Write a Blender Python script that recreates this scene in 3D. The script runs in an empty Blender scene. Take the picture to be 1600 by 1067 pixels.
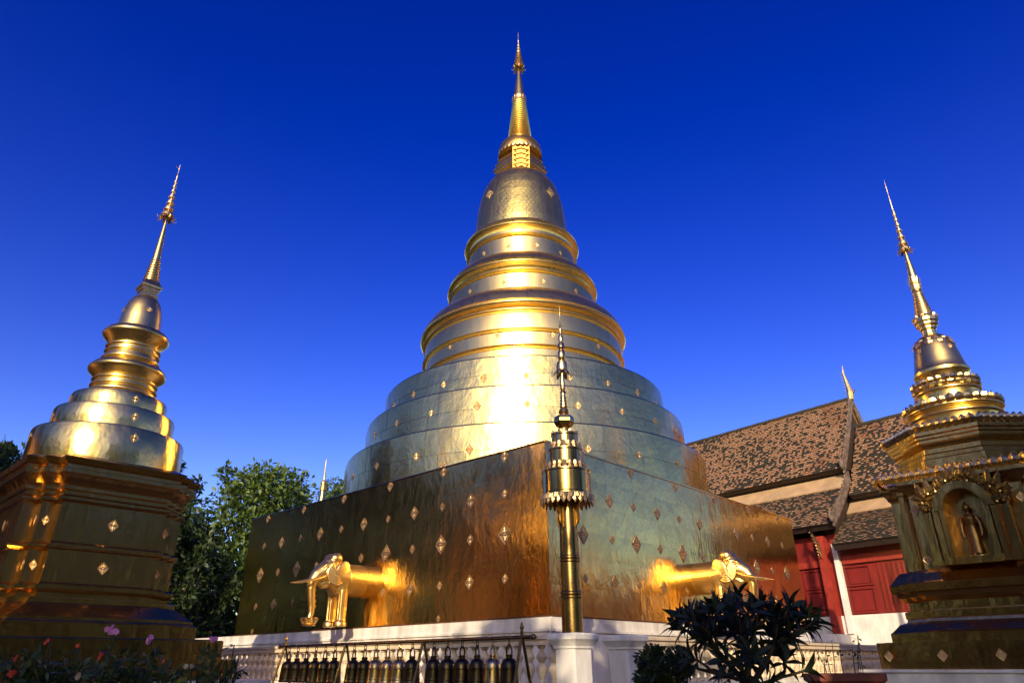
import bpy, bmesh, math, random
import numpy as np
from mathutils import Vector, Matrix, Euler
R_ = math.radians
rnd = random.Random(7)
SC = bpy.context.scene
COL = SC.collection

# ------------------------------------------------------------------ camera, sky, sun, exposure
cam_d = bpy.data.cameras.new('camera'); cam = bpy.data.objects.new('camera', cam_d); COL.objects.link(cam)
cam_d.lens = 24.0; cam_d.sensor_width = 36.0; cam_d.clip_end = 3000
cam.matrix_world = Matrix.Translation((0, 0, 1.6)) @ Matrix.Rotation(R_(90 + 25.2), 4, 'X') @ Matrix.Rotation(R_(-0.43), 4, 'Z')
SC.camera = cam
SUN_AZ, SUN_EL = R_(188.2), R_(20.3)          # azimuth clockwise from +Y
world = bpy.data.worlds.new('World'); SC.world = world; world.use_nodes = True
wn = world.node_tree.nodes; wl = world.node_tree.links
for n in list(wn): wn.remove(n)
sky = wn.new('ShaderNodeTexSky'); sky.sky_type = 'NISHITA'; sky.sun_disc = False
sky.sun_elevation = SUN_EL; sky.sun_rotation = SUN_AZ
sky.altitude = 300; sky.air_density = 1.0; sky.dust_density = 1.2; sky.ozone_density = 1.0
hs = wn.new('ShaderNodeHueSaturation'); hs.inputs['Saturation'].default_value = 1.35; hs.inputs['Hue'].default_value = 0.541
gm = wn.new('ShaderNodeGamma'); gm.inputs['Gamma'].default_value = 1.32
bg = wn.new('ShaderNodeBackground'); bg.inputs['Strength'].default_value = 0.118
wo = wn.new('ShaderNodeOutputWorld')
wl.new(sky.outputs[0], gm.inputs['Color']); wl.new(gm.outputs[0], hs.inputs['Color']); wl.new(hs.outputs[0], bg.inputs[0]); wl.new(bg.outputs[0], wo.inputs[0])
sun_d = bpy.data.lights.new('sun', 'SUN'); sun_d.energy = 4.6; sun_d.angle = R_(0.53); sun_d.color = (1.0, 0.78, 0.50)
sun = bpy.data.objects.new('sun', sun_d); COL.objects.link(sun)
sv = Vector((math.sin(SUN_AZ) * math.cos(SUN_EL), math.cos(SUN_AZ) * math.cos(SUN_EL), math.sin(SUN_EL)))
sun.rotation_euler = sv.to_track_quat('Z', 'Y').to_euler(); sun.location = (0, -30, 40)
SC.view_settings.view_transform = 'Standard'; SC.view_settings.look = 'None'
SC.view_settings.exposure = 0.22; SC.view_settings.gamma = 1.0
SC.cycles.max_bounces = 8; SC.cycles.glossy_bounces = 6; SC.cycles.diffuse_bounces = 3

# ------------------------------------------------------------------ materials
def mat_base(name):
    m = bpy.data.materials.new(name); m.use_nodes = True
    nt = m.node_tree; b = nt.nodes['Principled BSDF']
    return m, nt, b
def plain(name, col, rough=0.6, metal=0.0, noise=0.0, nscale=6.0, bump=0.0, bscale=40.0, stretch=(1, 1, 1), spec=None):
    m, nt, b = mat_base(name)
    b.inputs['Base Color'].default_value = (*col, 1); b.inputs['Roughness'].default_value = rough; b.inputs['Metallic'].default_value = metal
    if spec is not None: b.inputs['Specular IOR Level'].default_value = spec
    N = nt.nodes.new; Lk = nt.links.new
    geo = N('ShaderNodeNewGeometry'); mp = N('ShaderNodeMapping'); mp.inputs['Scale'].default_value = stretch
    Lk(geo.outputs['Position'], mp.inputs['Vector'])
    if noise > 0:
        t = N('ShaderNodeTexNoise'); t.inputs['Scale'].default_value = nscale; t.inputs['Detail'].default_value = 6
        Lk(mp.outputs[0], t.inputs['Vector'])
        rp = N('ShaderNodeMapRange'); rp.inputs['From Min'].default_value = 0.3; rp.inputs['From Max'].default_value = 0.7
        rp.inputs['To Min'].default_value = 1 - noise; rp.inputs['To Max'].default_value = 1 + noise * 0.5
        Lk(t.outputs[0], rp.inputs[0])
        mx = N('ShaderNodeMix'); mx.data_type = 'RGBA'; mx.blend_type = 'MULTIPLY'; mx.inputs[0].default_value = 1
        mx.inputs[6].default_value = (*col, 1); Lk(rp.outputs[0], mx.inputs[7]); Lk(mx.outputs[2], b.inputs['Base Color'])
    if bump > 0:
        t2 = N('ShaderNodeTexNoise'); t2.inputs['Scale'].default_value = bscale; t2.inputs['Detail'].default_value = 4
        Lk(mp.outputs[0], t2.inputs['Vector'])
        bp = N('ShaderNodeBump'); bp.inputs['Strength'].default_value = bump; bp.inputs['Distance'].default_value = 0.01
        Lk(t2.outputs[0], bp.inputs['Height']); Lk(bp.outputs[0], b.inputs['Normal'])
    return m
def gold(name, col=(0.94, 0.69, 0.23), rough=0.12, wr=0.5, wscale=(2.2, 2.2, 0.7), fine=0.25, fscale=9.0, rvar=0.10, tarn=0.25):
    """beaten metal sheet: broad wrinkles, fine dents, patchy tarnish and roughness"""
    m, nt, b = mat_base(name); N = nt.nodes.new; Lk = nt.links.new
    b.inputs['Metallic'].default_value = 1.0
    geo = N('ShaderNodeNewGeometry')
    mp = N('ShaderNodeMapping'); mp.inputs['Scale'].default_value = wscale; Lk(geo.outputs['Position'], mp.inputs['Vector'])
    t1 = N('ShaderNodeTexNoise'); t1.inputs['Scale'].default_value = 1.0; t1.inputs['Detail'].default_value = 3.0; t1.inputs['Roughness'].default_value = 0.55
    Lk(mp.outputs[0], t1.inputs['Vector'])
    t2 = N('ShaderNodeTexNoise'); t2.inputs['Scale'].default_value = fscale; t2.inputs['Detail'].default_value = 3.0
    Lk(geo.outputs['Position'], t2.inputs['Vector'])
    b1 = N('ShaderNodeBump'); b1.inputs['Strength'].default_value = wr; b1.inputs['Distance'].default_value = 0.05
    Lk(t1.outputs[0], b1.inputs['Height'])
    b2 = N('ShaderNodeBump'); b2.inputs['Strength'].default_value = fine; b2.inputs['Distance'].default_value = 0.008
    Lk(t2.outputs[0], b2.inputs['Height']); Lk(b1.outputs[0], b2.inputs['Normal']); Lk(b2.outputs[0], b.inputs['Normal'])
    t3 = N('ShaderNodeTexNoise'); t3.inputs['Scale'].default_value = 1.7; t3.inputs['Detail'].default_value = 7.0; t3.inputs['Roughness'].default_value = 0.65
    Lk(mp.outputs[0], t3.inputs['Vector'])
    rr = N('ShaderNodeMapRange'); rr.inputs['From Min'].default_value = 0.3; rr.inputs['From Max'].default_value = 0.75
    rr.inputs['To Min'].default_value = rough; rr.inputs['To Max'].default_value = rough + rvar
    Lk(t3.outputs[0], rr.inputs[0]); Lk(rr.outputs[0], b.inputs['Roughness'])
    cr = N('ShaderNodeMix'); cr.data_type = 'RGBA'; Lk(t3.outputs[0], cr.inputs[0])
    cr.inputs[6].default_value = (*col, 1); cr.inputs[7].default_value = (col[0] * (1 - tarn), col[1] * (1 - tarn * 1.15), col[2] * (1 - tarn * 1.3), 1)
    oi = N('ShaderNodeObjectInfo'); vr = N('ShaderNodeMapRange'); vr.inputs['To Min'].default_value = .88; vr.inputs['To Max'].default_value = 1.05
    Lk(oi.outputs['Random'], vr.inputs[0]); vm = N('ShaderNodeMix'); vm.data_type = 'RGBA'; vm.blend_type = 'MULTIPLY'; vm.inputs[0].default_value = 1
    Lk(cr.outputs[2], vm.inputs[6]); Lk(vr.outputs[0], vm.inputs[7]); Lk(vm.outputs[2], b.inputs['Base Color'])
    return m
M = {}
M['gold'] = gold('gold_sheet', wr=0.55, rough=.17, wscale=(1.8, 1.8, 1.2), fine=.35)
M['gold_bell'] = gold('gold_mosaic', wr=0.25, rough=.27, col=(.86, .68, .22), tarn=.2)
M['gold_face'] = gold('gold_wall_sheet', col=(0.97, 0.65, 0.21), tarn=.16, wr=0.42, wscale=(2.3, 2.3, 1.3), fine=0.22, rough=0.15, rvar=.10)
M['gold_smooth'] = gold('gold_turned', col=(.92, .67, .24), wr=0.12, fine=0.12, rough=0.26, rvar=0.08)
M['gold_old'] = gold('gold_aged', col=(0.74, 0.46, 0.13), wr=0.55, fine=0.3, rough=0.16, tarn=0.45)
M['gold_shaded'] = gold('gold_niche_shade', col=(0.24, 0.15, 0.06), rough=.42, fine=.5, fscale=18, tarn=.4)  # gold darkened to carry the shade inside the niche frame
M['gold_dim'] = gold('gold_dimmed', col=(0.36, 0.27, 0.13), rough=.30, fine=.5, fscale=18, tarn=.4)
M['gold_relief'] = gold('gold_carved', col=(0.70, 0.52, 0.24), rough=.24, fine=.6, fscale=18)
M['ornament_dark'] = gold('gilt_recess', col=(0.42, 0.25, 0.09), rough=.4, tarn=.5)
M['ornament_deep'] = gold('gilt_panel', col=(0.74, 0.44, 0.12), rough=0.34, wr=0.2, fine=0.9, fscale=22.0, tarn=0.3)
M['ornament'] = gold('gilt_relief', col=(0.80, 0.57, 0.27), rough=0.36, wr=0.2, fine=0.9, fscale=26.0, tarn=0.15)
M['elephant'] = gold('gold_statue', col=(0.84, 0.58, 0.21), rough=0.33, wr=0.10, fine=0.22, rvar=0.07)
M['brass'] = gold('polished_brass', col=(0.74, 0.50, 0.16), rough=0.14, wr=0.05, fine=0.05, rvar=0.08)
M['brass_pole'] = gold('brass_darkened', col=(0.34, 0.23, 0.09), rough=0.22, wr=0.05, fine=0.08, rvar=0.1)  # brass darkened to stand for dark tree reflections on the pole
M['bell_dark'] = gold('dark_bronze', col=(0.09, 0.072, 0.04), rough=0.30, wr=0.05, fine=0.15, tarn=0.4)
M['bell_sunlit'] = gold('bell_bronze_sunlit', col=(0.62, 0.46, 0.20), rough=0.24, wr=0.05, fine=0.15, tarn=0.3)  # bell metal with dappled sunlight put into its colour
M['white'] = plain('white_render', (0.74, 0.72, 0.68), 0.7, noise=0.30, nscale=3.0, bump=0.25, bscale=25, stretch=(1, 1, 0.22))
M['white_new'] = plain('white_paint', (0.80, 0.79, 0.76), 0.6, noise=0.22, nscale=4.0, bump=0.1, bscale=30, stretch=(1, 1, 0.4))
M['cream'] = plain('cream_render', (0.72, 0.60, 0.43), 0.7, noise=0.18, nscale=3, bump=0.15, bscale=25)
M['trim'] = plain('dark_red_trim', (0.10, 0.035, 0.02), 0.6, noise=0.3)
M['red'] = plain('red_lacquer', (0.20, 0.018, 0.016), 0.42, noise=0.25, nscale=2.5, bump=0.12, bscale=18, stretch=(1, 1, 0.3))
M['red_dark'] = plain('dark_red_wood', (0.16, 0.022, 0.02), 0.5, noise=0.3, nscale=3)
M['red_bright'] = plain('red_pillar_paint', (0.32, 0.034, 0.022), 0.5, noise=0.3, nscale=5, bump=0.15, bscale=20)
M['wood_and_shade'] = plain('eave_wood_and_shade', (0.035, 0.02, 0.016), 0.7, noise=0.3)  # eave wood; also paints the shade under eaves and at the gables
M['cement'] = plain('mortar_strip', (0.42, 0.28, 0.165), 0.8, noise=0.22, nscale=2.0, bump=0.2, bscale=20)
M['barge'] = plain('weathered_white_bargeboard', (0.15, 0.105, 0.085), 0.8, noise=0.6, nscale=5, bump=0.4, bscale=16)
TILES = [plain('tile_pale', (0.39, 0.215, 0.13), 0.85, noise=0.25, nscale=20), plain('tile_orange', (0.34, 0.165, 0.085), 0.85, noise=0.25, nscale=20),
         plain('tile_brown', (0.30, 0.165, 0.10), 0.85, noise=0.3, nscale=20), plain('tile_moss_and_row_shade', (0.035, 0.03, 0.024), 0.9, noise=0.4, nscale=15),
         plain('tile_red', (0.28, 0.10, 0.06), 0.85, noise=0.25, nscale=20)]
M['ochre'] = plain('ochre_plaster', (0.85, 0.46, 0.18), .8, noise=.2, nscale=1.2, bump=.15, bscale=10)
M['brick'] = plain('brown_brick', (0.22, 0.105, 0.06), .85, noise=.3, nscale=2.0, bump=.3, bscale=12)
M['ground'] = plain('paving_ground', (0.12, 0.095, 0.07), 0.85, noise=0.3, nscale=0.8, bump=0.3, bscale=8)
M['bark'] = plain('bark', (0.075, 0.055, 0.04), 0.9, noise=0.5, nscale=6, bump=0.8, bscale=14, stretch=(1, 1, 0.3))
M['terracotta'] = plain('terracotta_pot', (0.20, 0.05, 0.035), 0.6, noise=0.25, nscale=8)
def leafmat(name, c1, c2, rough=0.5, trans=0.25):
    m, nt, b = mat_base(name); N = nt.nodes.new; Lk = nt.links.new
    geo = N('ShaderNodeNewGeometry'); mx = N('ShaderNodeMix'); mx.data_type = 'RGBA'
    Lk(geo.outputs['Random Per Island'], mx.inputs[0]); mx.inputs[6].default_value = (*c1, 1); mx.inputs[7].default_value = (*c2, 1)
    Lk(mx.outputs[2], b.inputs['Base Color']); b.inputs['Roughness'].default_value = rough
    out = nt.nodes['Material Output']; tr = N('ShaderNodeBsdfTranslucent'); ms = N('ShaderNodeMixShader'); ms.inputs[0].default_value = trans
    Lk(mx.outputs[2], tr.inputs[0]); Lk(b.outputs[0], ms.inputs[1]); Lk(tr.outputs[0], ms.inputs[2]); Lk(ms.outputs[0], out.inputs['Surface'])
    return m
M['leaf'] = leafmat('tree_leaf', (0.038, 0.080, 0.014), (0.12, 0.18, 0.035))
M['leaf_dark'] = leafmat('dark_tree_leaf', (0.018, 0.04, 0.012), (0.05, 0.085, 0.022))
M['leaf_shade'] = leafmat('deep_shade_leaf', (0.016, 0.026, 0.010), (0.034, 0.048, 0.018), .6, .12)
M['leaf_bush'] = leafmat('bush_leaf', (0.022, 0.048, 0.012), (0.06, 0.10, 0.03))
M['leaf_flower'] = leafmat('flower_leaf', (0.03, 0.065, 0.015), (0.11, 0.17, 0.05))
M['leaf_plum'] = leafmat('frangipani_leaf', (0.012, 0.026, 0.010), (0.024, 0.044, 0.016), 0.6, 0.08)
M['stem'] = plain('green_stem', (0.05, 0.075, 0.025), 0.6)
M['stem_dry'] = plain('dry_stem', (0.045, 0.035, 0.022), 0.8)
M['fl_red'] = plain('red_petal', (0.80, 0.07, 0.035), 0.5)
M['fl_pink'] = plain('pink_petal', (0.88, 0.32, 0.62), 0.5)
M['fl_pale'] = plain('pale_petal', (0.70, 0.50, 0.28), 0.5)

# ------------------------------------------------------------------ helpers
class MB:
    def __init__(s): s.v = []; s.f = []; s.m = []
    def add(s, verts, faces, mi=0):
        o = len(s.v); s.v += [tuple(p) for p in verts]
        for f in faces: s.f.append(tuple(i + o for i in f)); s.m.append(mi)
    def box(s, c, d, rot=None, mi=0):
        x, y, z = d[0] / 2, d[1] / 2, d[2] / 2
        vs = [Vector((sx * x, sy * y, sz * z)) for sx in (-1, 1) for sy in (-1, 1) for sz in (-1, 1)]
        if rot is not None: vs = [rot @ p for p in vs]
        s.add([p + Vector(c) for p in vs], [(0, 1, 3, 2), (4, 6, 7, 5), (0, 4, 5, 1), (2, 3, 7, 6), (0, 2, 6, 4), (1, 5, 7, 3)], mi)
    def hexa(s, p, mi=0):   # 8 points, bottom ring then top ring
        s.add(p, [(3, 2, 1, 0), (4, 5, 6, 7), (0, 1, 5, 4), (1, 2, 6, 5), (2, 3, 7, 6), (3, 0, 4, 7)], mi)
    def lathe(s, prof, seg=48, c=(0, 0), ph=0.0, cap=True, mi=0):
        vs = []; n = len(prof)
        for (r, z) in prof:
            for k in range(seg):
                a = ph + 2 * math.pi * k / seg; vs.append((c[0] + r * math.cos(a), c[1] + r * math.sin(a), z))
        fs = []
        up = prof[-1][1] > prof[0][1]
        for i in range(n - 1):
            for k in range(seg):
                a, b = i * seg + k, i * seg + (k + 1) % seg
                q = (a, b, b + seg, a + seg); fs.append(q if up else q[::-1])
        if cap:
            lo = tuple(range(seg)); hi = tuple((n - 1) * seg + k for k in range(seg))
            fs.append(lo[::-1] if up else lo); fs.append(hi if up else hi[::-1])
        s.add(vs, fs, mi)
    def outline(s, rings, cap=True, mi=0):   # rings: list of (list of xy, z) going up, CCW
        n = len(rings[0][0]); vs = []
        for pts, z in rings: vs += [(p[0], p[1], z) for p in pts]
        fs = []
        for i in range(len(rings) - 1):
            for k in range(n):
                a, b = i * n + k, i * n + (k + 1) % n; fs.append((a, b, b + n, a + n))
        if cap: fs.append(tuple(range(n))[::-1]); fs.append(tuple((len(rings) - 1) * n + k for k in range(n)))
        s.add(vs, fs, mi)
    def tube(s, pts, rad, seg=8, cap=True, mi=0):
        pts = [Vector(p) for p in pts]; n = len(pts)
        if not isinstance(rad, (list, tuple)): rad = [rad] * n
        d = (pts[1] - pts[0]).normalized(); up = Vector((0, 0, 1)) if abs(d.z) < 0.9 else Vector((1, 0, 0))
        vs = []
        for i, p in enumerate(pts):
            t = (pts[min(i + 1, n - 1)] - pts[max(i - 1, 0)]).normalized()
            x = up.cross(t); x = x.normalized() if x.length > 1e-6 else Vector((1, 0, 0)); y = t.cross(x)
            up = y if i else up
            up = t.cross(x)
            for k in range(seg):
                a = 2 * math.pi * k / seg; vs.append(p + (x * math.cos(a) + y * math.sin(a)) * rad[i])
        fs = []
        for i in range(n - 1):
            for k in range(seg):
                a, b = i * seg + k, i * seg + (k + 1) % seg; fs.append((a, b, b + seg, a + seg))
        if cap: fs.append(tuple(range(seg))[::-1]); fs.append(tuple((n - 1) * seg + k for k in range(seg)))
        s.add(vs, fs, mi)
    def ellipsoid(s, c, r, rot=None, seg=16, mi=0):
        vs = []; fs = []; m = seg // 2
        for i in range(1, m):
            th = math.pi * i / m
            for k in range(seg):
                a = 2 * math.pi * k / seg; vs.append(Vector((r[0] * math.sin(th) * math.cos(a), r[1] * math.sin(th) * math.sin(a), -r[2] * math.cos(th))))
        b = len(vs); vs += [Vector((0, 0, -r[2])), Vector((0, 0, r[2]))]
        for i in range(m - 2):
            for k in range(seg):
                p, q = i * seg + k, i * seg + (k + 1) % seg; fs.append((p, q, q + seg, p + seg))
        for k in range(seg):
            fs.append((b, (k + 1) % seg, k)); fs.append((b + 1, (m - 2) * seg + k, (m - 2) * seg + (k + 1) % seg))
        if rot is not None: vs = [rot @ p for p in vs]
        s.add([p + Vector(c) for p in vs], fs, mi)
    def leaf(s, base, tipv, widthv, outv, mi=0, belly=0.35):
        """pointed petal with a ridge: base point, vector to the tip, half-width vector, thickness vector"""
        b, t, w, o = Vector(base), Vector(tipv), Vector(widthv), Vector(outv)
        vs = [b - w * 0.75, b + w * 0.75, b + t * belly - w, b + t * belly + w, b + t * 0.75 - w * 0.68, b + t * 0.75 + w * 0.68, b + t,
              b + o, b + t * belly + o * 1.3, b + t * 0.75 + o * 0.9]
        fs = [(0, 7, 8, 2), (7, 1, 3, 8), (2, 8, 9, 4), (8, 3, 5, 9), (4, 9, 6), (9, 5, 6), (0, 2, 3, 1), (2, 4, 5, 3), (4, 6, 5), (0, 1, 7)]
        s.add(vs, fs, mi)
    def leaf_ring(s, r, z, n, h, w, flare=0.0, thick=0.03, ph=0.0, c=(0, 0), mi=0, arc=None, r_in=0.0):
        for k in range(n):
            a = ph + 2 * math.pi * k / n
            if arc and not arc(a): continue
            u = Vector((math.cos(a), math.sin(a), 0)); tan = Vector((-math.sin(a), math.cos(a), 0))
            s.leaf(Vector((c[0], c[1], z)) + u * r, Vector((0, 0, h)) + u * flare, tan * w * (1 if h > 0 else -1), u * thick, mi)
    def build(s, name, mat, parent=None, smooth=False, loc=(0, 0, 0), rot=(0, 0, 0), angle=35):
        me = bpy.data.meshes.new(name); me.from_pydata(s.v, [], s.f); me.update()
        mats = mat if isinstance(mat, (list, tuple)) else [mat]
        for m in mats: me.materials.append(m)
        if len(mats) > 1: me.polygons.foreach_set('material_index', s.m)
        if smooth:
            me.polygons.foreach_set('use_smooth', [True] * len(me.polygons))
            me.set_sharp_from_angle(angle=R_(angle))
        o = bpy.data.objects.new(name, me); COL.objects.link(o); o.location = loc; o.rotation_euler = rot
        if parent is not None: o.parent = parent
        return o
def tag(o, label=None, cat=None, group=None, kind=None):
    if label: o['label'] = label
    if cat: o['category'] = cat
    if group: o['group'] = group
    if kind: o['kind'] = kind
    return o
def thing(name, loc, rotz, label, cat, group=None):
    o = bpy.data.objects.new(name, None); COL.objects.link(o); o.location = loc; o.rotation_euler = (0, 0, rotz); o.empty_display_size = 0.3
    return tag(o, label, cat, group)
def inst(src, name, parent=None, mw=None, mat=None):
    o = bpy.data.objects.new(name, src.data if hasattr(src, 'data') else src); COL.objects.link(o)
    if parent is not None: o.parent = parent
    if mw is not None: o.matrix_local = mw
    return o
def copy_tree(o, parent=None, loc=None, rotz=None, label=None):
    c = o.copy(); COL.objects.link(c)
    if parent is not None: c.parent = parent
    if loc is not None: c.location = loc
    if rotz is not None: c.rotation_euler = (0, 0, rotz)
    if label: c['label'] = label
    for ch in [x for x in SC.objects if x.parent == o]: copy_tree(ch, c)
    return c
def remesh(mb, name, mat, parent, voxel=0.022, smooth=6):
    o = mb.build(name, mat)
    m = o.modifiers.new('r', 'REMESH'); m.mode = 'VOXEL'; m.voxel_size = voxel
    q = o.modifiers.new('s', 'SMOOTH'); q.iterations = smooth; q.factor = 0.5
    dg = bpy.context.evaluated_depsgraph_get(); dg.update()
    me = bpy.data.meshes.new_from_object(o.evaluated_get(dg)); me.name = name
    o.modifiers.clear(); o.data = me
    me.polygons.foreach_set('use_smooth', [True] * len(me.polygons))
    o.parent = parent
    return o

# frame of the square monument: local x runs along its right wall, local y along its left wall
ROT = R_(46.9); RV = Vector((math.cos(ROT), math.sin(ROT), 0)); LV = Vector((-math.sin(ROT), math.cos(ROT), 0))
SIDE = 14.96; HS = SIDE / 2; Z0 = 2.58; Z1 = 6.69
CORNER = Vector((0.829, 16.78, 0)); CEN = CORNER + (LV + RV) * HS

# ------------------------------------------------------------------ ground, terrace
g = MB(); g.add([(-1200, -1200, 0), (1200, -1200, 0), (1200, 1200, 0), (-1200, 1200, 0)], [(0, 1, 2, 3)])
tag(g.build('ground', M['ground']), kind='structure')

terr = thing('stupa_terrace', (CORNER.x, CORNER.y, 0), ROT, 'low white rendered terrace wall under the biggest golden stupa', 'terrace')
t = MB(); e = 0.16
t.hexa([(-e, -e, 0), (19.0, -e, 0), (19.0, 19.0, 0), (-e, 19.0, 0), (-e, -e, Z0 - 0.03), (19.0, -e, Z0 - 0.03), (19.0, 19.0, Z0 - 0.03), (-e, 19.0, Z0 - 0.03)])
t.build('wall', M['white'], terr)
t = MB()
t.box((9.4, -e - 0.02, 2.27), (19.2, 0.05, 0.06)); t.box((-e - 0.02, 9.45, 2.27), (0.05, 19.1, 0.06))
t.build('moulding', M['white'], terr)
t = MB()
t.box((-e - 0.003, 7.45, Z0 - 0.014), (0.03, 15.2, 0.026)); t.box((7.46, -e - 0.003, Z0 - 0.014), (15.19, 0.03, 0.026))
t.build('red_edging', M['trim'], terr)

# ------------------------------------------------------------------ shared ornaments
def lozenge_mesh():
    mb = MB(); pts = []
    for k in range(4):
        a0 = math.pi / 2 * k; p = Vector((math.cos(a0) * 0.84, math.sin(a0))); q = Vector((math.cos(a0 + math.pi / 2) * 0.84, math.sin(a0 + math.pi / 2)))
        pts.append(p)
        for f in (0.2, 0.35, 0.5, 0.65, 0.8):
            m = p.lerp(q, f); pts.append(m * (1.05 if f in (0.35, 0.65) else 0.95))
    n = len(pts)
    outer = [(p.x, p.y, 0.0) for p in pts]; rim = [(p.x * .97, p.y * .97, 0.10) for p in pts]; inn = [(p.x * .82, p.y * .82, 0.04) for p in pts]
    fs = []
    for k in range(n):
        j = (k + 1) % n; fs += [(k, j, n + j, n + k), (n + k, n + j, 2 * n + j, 2 * n + k)]
    mb.add(outer + rim + inn, fs)
    mb.add(inn, [tuple(range(n))], 1)
    def knob(x, y, r, h):
        ring = [(x + r * math.cos(a) * .84, y + r * math.sin(a), 0.035) for a in [2 * math.pi * k / 6 for k in range(6)]]
        mb.add(ring + [(x, y, h)], [(k, (k + 1) % 6, 6) for k in range(6)])
    knob(0, 0, .16, .16)
    for k in range(4):
        a = math.pi / 2 * k; u = Vector((math.cos(a) * .84, math.sin(a), 0)); w = Vector((-math.sin(a) * .84, math.cos(a), 0))
        mb.leaf(u * .20 + Vector((0, 0, .035)), u * .5, w * .13, Vector((0, 0, .09)))
        d = Vector((math.cos(a + math.pi / 4) * .84, math.sin(a + math.pi / 4), 0)); knob(d.x * .36, d.y * .36, .12, .13); knob(d.x * .55, d.y * .55, .09, .11)
        for q_ in (-1, 1):
            e_ = u * .52 + w / .84 * .84 * q_ * .20; knob(e_.x, e_.y, .075, .10); e_ = u * .30 + w * q_ * .28; knob(e_.x, e_.y, .07, .12)
    me = bpy.data.meshes.new('lozenge'); me.from_pydata(mb.v, [], mb.f); me.materials.append(M['ornament']); me.materials.append(M['ornament_dark']); me.polygons.foreach_set('material_index', mb.m)
    return me
LOZ = lozenge_mesh()
def put_lozenge(parent, pos, normal, hh, up=Vector((0, 0, 1)), sx=1.0):
    n = Vector(normal).normalized(); x = up.cross(n).normalized(); y = n.cross(x)
    mw = Matrix(((x.x, y.x, n.x, pos[0]), (x.y, y.y, n.y, pos[1]), (x.z, y.z, n.z, pos[2]), (0, 0, 0, 1))) @ Matrix.Diagonal((hh * sx, hh, hh * .48, 1))
    k = rnd.uniform(.94, 1.06); mw = mw @ Matrix.Rotation(rnd.uniform(-.07, .07), 4, 'Z') @ Matrix.Rotation(rnd.uniform(-.04, .04), 4, 'X') @ Matrix.Diagonal((k, k, 1, 1))
    return inst(LOZ, 'lozenge', parent, mw)
def finial(parent, z_cone_top, levels, tip_z, crown_r, crown_z, mat=None, name='finial', k=1.0):
    """stacked little umbrellas with a leaf crown under the lowest one"""
    mb = MB()
    for i, (r, z) in enumerate(levels):
        zn = levels[i + 1][1] if i + 1 < len(levels) else z + (tip_z - z) * 0.25
        h = (zn - z)
        mb.lathe([(r * 0.50, z - 0.15 * h), (r * 0.97, z), (r, z + 0.04 * h), (r * 0.92, z + 0.34 * h), (r * 0.80, z + 0.52 * h), (r * 0.42, z + 0.62 * h), (r * 0.36, z + 1.0 * h)], 16)
        if i < 4: mb.leaf_ring(r * 0.95, z + 0.06 * h, 10, -0.20 * h, r * 0.26, r * 0.22, 0.01)
    zl = levels[-1][1]; rl = levels[-1][0]
    mb.lathe([(rl * 0.5, zl + 0.1), (rl * 0.32, zl + (tip_z - zl) * 0.35), (rl * 0.62, zl + (tip_z - zl) * 0.38), (rl * 0.25, zl + (tip_z - zl) * 0.45), (rl * 0.2, zl + (tip_z - zl) * 0.78), (rl * 0.02, tip_z)], 10)
    q = zl + (tip_z - zl) * 0.74      # small vane on the rod
    mb.leaf((0, 0, q), (-0.10 * k, 0, 0.05 * k), (0, 0, 0.018 * k), (0, 0.012, 0))
    o = mb.build(name, mat or M['ornament'], parent, True)
    cb = MB()
    for j in range(8):
        a = 2 * math.pi * j / 8; u = Vector((math.cos(a), math.sin(a), 0)); tn = Vector((-math.sin(a), math.cos(a), 0))
        b = Vector((0, 0, crown_z + 0.30 * crown_r)) + u * crown_r * 0.55
        cb.leaf(b, u * crown_r * 0.42 + Vector((0, 0, -0.55 * crown_r)), tn * crown_r * 0.2, u * 0.02)
        cb.leaf(b + u * crown_r * 0.38 + Vector((0, 0, -0.5 * crown_r)), u * crown_r * 0.22 + Vector((0, 0, 0.34 * crown_r)), tn * crown_r * 0.09, u * 0.01)
    cb.build('leaf_crown', M['ornament'], o)
    return o

for u_ in (.45, 3.2, 6.0): put_lozenge(terr, (u_, -e - .004, 1.62), (0, -1, 0), .20)

# ------------------------------------------------------------------ the great stupa
ST = thing('great_stupa', (CEN.x, CEN.y, 0), ROT, 'largest golden stupa, bell-topped, on a tall square gold base in the centre', 'stupa')
def swell(u):      # the left wall is not dead flat: it rounds back a little towards the near corner
    return .085 * (1 - (1 - u / 4.0) ** 2) if u < 4 else .085
def swell_s(u): return 2 * .085 * (1 - u / 4.0) / 4.0 if u < 4 else 0.0
ol = [(-HS - swell(u), u - HS) for u in (14.96, 8, 4, 3.2, 2.4, 1.6, .8, 0)] + [(HS, -HS), (HS, HS)]
b = MB(); b.outline([(ol, Z0), (ol, Z1)]); b.build('base', M['gold_face'], ST)
ed = MB()
ed.box((0, -HS - .012, Z1 + .002), (SIDE + .06, .05, .05))
uu = [0, .8, 1.6, 2.4, 3.2, 4, 8, 14.96]
ed.tube([(-HS - swell(u) - .008, u - HS, Z1 + .002) for u in uu], .028, 6)
ed.box((-HS - .012, -HS - .012, (Z0 + Z1) / 2 - .03), (.05, .05, Z1 - Z0 - .05)); ed.build('edge_strip', M['gold_face'], ST)
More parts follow.
